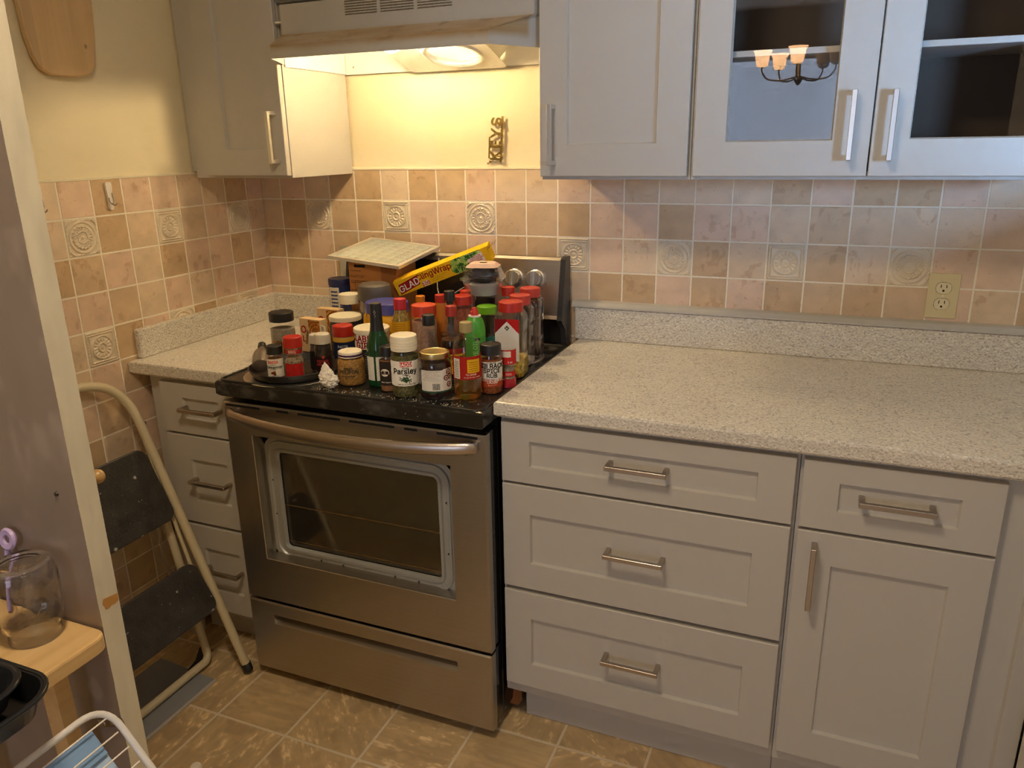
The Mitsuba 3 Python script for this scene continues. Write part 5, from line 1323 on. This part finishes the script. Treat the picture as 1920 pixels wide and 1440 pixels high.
part(t, 'chipped_patch', basis(extrude(chip, .0004), (.8460, 0, 0), (0, 1, 0), (0, 0, 1), (1, 0, 0)), 'm_matte', '#b08146', smooth=False, label='bare tan patch where the paint has chipped off')
part(t, 'nail', move(lathe([(0, 0), (.0035, 0), (.003, .0025), (0, .003)], 10), rx=90), 'm_metal', (.12, .11, .10), tw=T().translate([.805, -1.4747, 1.004]))
kn = thing('wooden_knob', 'small tan wooden knob peeking out from behind the panel edge', 'knob')
part(kn, 'ball', lathe([(0, 0), (.006, 0), (.006, .004), (.010, .008), (.011, .013), (.009, .018), (.004, .021), (0, .0213)], 24), 'm_plastic', '#a8834e', tw=T().translate([.834, -1.4402, 1.016]).rotate([1, 0, 0], -90))

t = thing('kitchen_cart', 'small wooden cart table with a glass jar on it, by the tall panel', 'table')
ZT_ = 0.790
top = sg.Polygon(rrect(.40, .44, .022, 6) + np.array((.661, -1.6975)))
part(t, 'tabletop', slab(top, ZT_ - .027, ZT_, .004), 'm_wood', None, smooth=False, label='honey-coloured wooden top')
for x, y, sx_, sy_ in ((.775, -1.52, .02, .0), (.775, -1.88, .02, .0), (.53, -1.52, -.01, 0), (.53, -1.88, -.01, 0)):
    lg = loops([np.array([(x - .016, y - .012, ZT_ - .0275), (x + .016, y - .012, ZT_ - .0275), (x + .016, y + .012, ZT_ - .0275), (x - .016, y + .012, ZT_ - .0275)]) + np.array((sx_ * k, sy_ * k, -(ZT_ - .0285) * k)) for k in (0, 1)])
    part(t, 'leg', cat(lg, TM(lg.vertices[4:8], [(0, 1, 2), (0, 2, 3)])), 'm_wood', None, smooth=False)
part(t, 'rail', box(.548, .757, -1.531, -1.513, ZT_ - .075, ZT_ - .0285, .001), 'm_wood', None, smooth=False)
# mason jar upside down
t = thing('glass_jar', 'empty clear glass preserving jar standing upside down on the wooden cart', 'jar')
JT = at(0.7665, -1.5235, ZT_ + .0005)
po = [(.0335, 0), (.0350, .0006), (.0352, .003), (.0338, .0045), (.0352, .007), (.0352, .0085), (.0338, .010), (.0350, .0125), (.0352, .0145), (.0340, .0165), (.0395, .023), (.0430, .032), (.0440, .040), (.0440, .104), (.0432, .113), (.0400, .120), (.0345, .1235), (.0300, .1235), (.026, .1215), (0, .1215)]
pi = [(0, .1180), (.033, .1180), (.0380, .115), (.0405, .108), (.0412, .100), (.0412, .040), (.0400, .033), (.0365, .024), (.0315, .0165), (.0315, .002), (.0335, 0)]
jm = lathe(po + pi, 72, crease=75)
v = np.asarray(jm.vertices).copy()
ang = np.arctan2(v[:, 1], v[:, 0]); rr = np.hypot(v[:, 0], v[:, 1])
flat = (rr > .0425) & (v[:, 2] > .04) & (v[:, 2] < .105)
v[:, :2] *= np.where(flat, 1 - .012 * np.maximum(0, np.cos(4 * ang)) ** 6, 1)[:, None]
part(t, 'glass', TM(v, jm.faces), 'm_glass', None, tw=JT)
em = [tube([(.019 * math.cos(a_), .024 * math.sin(a_), 0) for a_ in np.linspace(0, 2 * np.pi, 30)], .0007, 5, caps=False)]
em.append(tube([(.012 * math.cos(a_) * (1 - .3 * math.sin(3 * a_)), .015 * math.sin(a_) * (1 + .25 * math.cos(5 * a_)), 0) for a_ in np.linspace(0, 2 * np.pi, 40)], .0008, 5, caps=False))
em.append(tube([(-.010 + .02 * k, .004 * math.sin(k * 20), 0) for k in np.linspace(0, 1, 20)], .0008, 5, caps=False))
part(t, 'emblem', wrap(cat(*em), .0441, -28, .072), 'm_glass', None, tw=JT, label='embossed oval emblem', kind='stuff')
# baking pans
PB = (0.012, 0.012, 0.013)
def pan(label, x1, y1, z0, w_, d_, h_, rim_):
    t = thing('baking_pan', label, 'baking pan')
    def S(i, z): 
        p_ = rrect(w_ - 2 * i, d_ - 2 * i, max(.052 - i, .02), 8); return np.c_[p_[:, 0] + x1 - w_ / 2, p_[:, 1] + y1 - d_ / 2, np.full(len(p_), z)]
    b = S(.020, z0 + .0016)
    part(t, 'pan', cat(loops([S(.020, z0), S(.010, z0 + h_ * .8), S(.008, z0 + h_ - .003), S(0, z0 + h_ - .002), S(0, z0 + h_), S(.0085, z0 + h_), S(.0115, z0 + h_ * .8), S(.0215, z0 + .002)]), TM(b, [(0, i, i + 1) for i in range(1, len(b) - 1)]), TM(S(.020, z0), [(0, i + 1, i) for i in range(1, len(b) - 1)])), 'm_gloss', PB, smooth=False)
    part(t, 'rim', tube(S(.003, z0 + h_ - .001), .0034, 8, closed=True), 'm_gloss', PB, label='rolled rim')
    return t
pan('lower of two stacked black baking pans on the corner of the wooden cart', 0.950, -1.612, ZT_ + .0008, .23, .26, .036, 1)
pan('upper of two stacked black baking pans on the wooden cart', 0.926, -1.628, ZT_ + .0190, .205, .235, .034, 1)
# pot and lavender spoon behind the jar
t = thing('saucepan', 'dark saucepan at the left edge behind the glass jar', 'saucepan')
part(t, 'pot', lathe([(0, 0), (.080, 0), (.086, .004), (.088, .012), (.088, .080), (.0905, .082), (.0905, .084), (.087, .084), (.086, .012), (0, .006)], 48), 'm_gloss', PB, tw=at(0.565, -1.585, ZT_ + .0006))
part(t, 'handle', tube(arc([(0.652, -1.596, .862), (0.700, -1.605, .868), (0.770, -1.618, .872)], .02), [.008] + [.009] * 6 + [.007], 10), 'm_plastic', PB)
t = thing('ladle', 'lavender plastic ladle handle sticking up at the left edge', 'ladle')
part(t, 'handle', cat(tube([(0.672, -1.500, .7945), (0.6895, -1.4895, .900)], .0042, 8), basis(lathe([(.0075, -.003), (.0150, -.004), (.0175, 0), (.0150, .004), (.0075, .003), (.0065, 0), (.0075, -.003)], 28), (0.693, -1.4875, 0.9165), (1, 0, 0), (0, .16, .987), None)), 'm_plastic', '#b7a3cf')
# wire rack below the table
A = np.array((0.878, -1.5200, 0.700))
dy = np.array((0, -1.0, 0)); dd = np.array((.7071, -.06, -.7071)); dd /= np.linalg.norm(dd)
t = thing('wire_rack', 'white wire rack with a rounded tube frame at the lower left corner', 'rack')
fr_pts = arc([A + dy * .42, A, A + dd * .30, A + dd * .30 + dy * .42], .045, 9)
part(t, 'tube_frame', tube(fr_pts + [fr_pts[0]], .0050, 12), 'm_plastic', '#d3d0cc')
for i in range(11):
    p_ = A + dd * (.020 + .0262 * i)
    part(t, 'wire', tube([p_ + dy * .008, p_ + dy * .415], .0013, 6), 'm_plastic', '#e2dad0')
Nn = np.cross(dy, dd); Nn /= np.linalg.norm(Nn)
Nn = Nn if Nn[0] > 0 else -Nn
for i, (o_, w0, w1, ang_, c_, lab) in enumerate(((-.014, .020, .060, 0, '#7d9cc0', 'dark blue folder edge behind the wires of the white rack'), (-.021, .055, .150, 2, '#a9c0da', 'pale blue folder behind the wires of the white rack'), (-.028, .14, .285, 2, '#c9cdd8', 'greyish white folder lowest behind the wires of the rack'))):
    m = box(.030, .40, w0, w1, 0, .004, .0006)
    put('folder', basis(move(m, rz=ang_), A + Nn * o_, dy, dd, None), 'm_matte', c_, label=lab, category='folder')
t = thing('hinge', 'small metal hinge bracket caught in the white wire rack', 'hinge')
hb = A + Nn * .010 + dy * .085 + dd * .105
for j in range(3):
    part(t, 'leaf', basis(box(-.011, .011, -.009, .009, 0, .002, .0005), hb + dd * (.024 * j) + dy * (-.012 * j), dy, dd, Nn), 'm_metal', (0.55, 0.62, 0.62), smooth=False)
    part(t, 'screw', basis(lathe([(.0042, 0), (.0036, .0016), (0, .002)], 12), hb + dd * (.024 * j) + dy * (-.012 * j) + Nn * .002, dy, dd, Nn), 'm_metal', (0.4, 0.42, 0.42))
part(t, 'arm', tube([hb + dy * -.010 + dd * .01, hb + dy * -.045 + dd * .012 + Nn * .01], .008, 10), 'm_plastic', (0.10, 0.08, 0.07), label='dark hinge arm')
t = thing('latch_plate', 'narrow metal latch plate screwed to the face of the tall panel', 'latch')
part(t, 'plate', basis(box(-.030, .030, -.007, .007, 0, .0022, .0008), (0.822, -1.4750, .612), (.93, 0, .36), (-.36, 0, .93), (0, -1, 0)), 'm_metal', (0.42, 0.36, 0.28), smooth=False)
for s in (-.018, .004, .021):
    part(t, 'screw', basis(lathe([(.0042, 0), (.0036, .0016), (0, .002)], 12), (0.822 + s * .93, -1.4774, .612 + s * .36), (1, 0, 0), (0, 0, 1), (0, -1, 0)), 'm_metal', (0.55, 0.5, 0.42))

# ------------------------------------------------------------------ odds and ends on the floor
sc = sg.Polygon([(0, 0), (.030, -.006), (.040, .010), (.034, .045), (.016, .052)])
put('wood_scrap', basis(extrude(sc, .008), (1.100, -0.545, 0.020), (.95, .2, .0), (0, .30, .954), None), 'm_matte', '#8a5a34', label='brown wood scrap between the stove and the drawer cabinet', category='scrap')
put('plastic_disc', move(lathe([(0, 0), (.014, 0), (.0145, .004), (.012, .011), (.006, .012), (0, .012)], 24), (0.462, -1.032, 0.0006)), 'm_plastic', '#e6dccb', smooth=True, label='small round white plastic piece on the floor at the bottom edge', category='plastic piece')

# ------------------------------------------------------------------ across the room, seen in the cabinet glass and the oven door
t = thing('chandelier', 'brass chandelier with glass bell shades, mirrored in the cabinet glass', 'chandelier')
CH = np.array((1.47, -4.17, 1.955))
part(t, 'stem', cat(move(lathe([(0, -.16), (.012, -.15), (.03, -.12), (.012, -.09), (.012, .02), (.035, .05), (.02, .09), (.006, .11), (.006, .40), (0, .40)], 24), CH), move(lathe([(0, .43), (.06, .43), (.05, .462), (0, .463)], 24), CH), tube([CH + (0, 0, .39), CH + (0, 0, .44)], .004, 6)), 'm_metal', (0.45, 0.38, 0.26))
for i in range(5):
    a_ = math.radians(18 + 72 * i)
    e_ = np.array((math.cos(a_), math.sin(a_), 0))
    part(t, 'arm', tube(arc([CH + (0, 0, -.10), CH + e_ * .10 + (0, 0, -.13), CH + e_ * .20 + (0, 0, -.12), CH + e_ * .235 + (0, 0, -.07), CH + e_ * .235 + (0, 0, -.045)], .05), .005, 8), 'm_metal', (0.45, 0.38, 0.26))
    sh = lathe([(.022, -.045), (.036, -.03), (.043, 0), (.047, .03), (.060, .058)], 32)
    if i in (1, 2, 3):
        part(t, 'shade', move(sh, CH + e_ * .235), 'm_matte', (.8, .7, .6), emitter={'type': 'area', 'radiance': {'type': 'rgb', 'value': L_SHADE}})
    else:
        part(t, 'shade', move(sh, CH + e_ * .235), 'm_plastic', (.75, .7, .65))
part('end_panel', 'painted_back', box(0.0014, 0.8450, -1.4413, -1.4405, 0.001, 2.413, 0), 'm_matte', '#cfc6a4', smooth=False, label='pale painted face towards the step ladder')
part('clamshell_container', 'added_haze_fill', lathe([(0, .002), (.034, .002), (.040, .030), (.034, .034), (0, .033)], 32), 'm_matte', (0.30, 0.27, 0.25), tw=at(0.9395, -0.279, 1.0835, 12), label='grey filler added for the pale reflections in the clear tub')  # added filler, its grey stands in for reflections in the clear tub
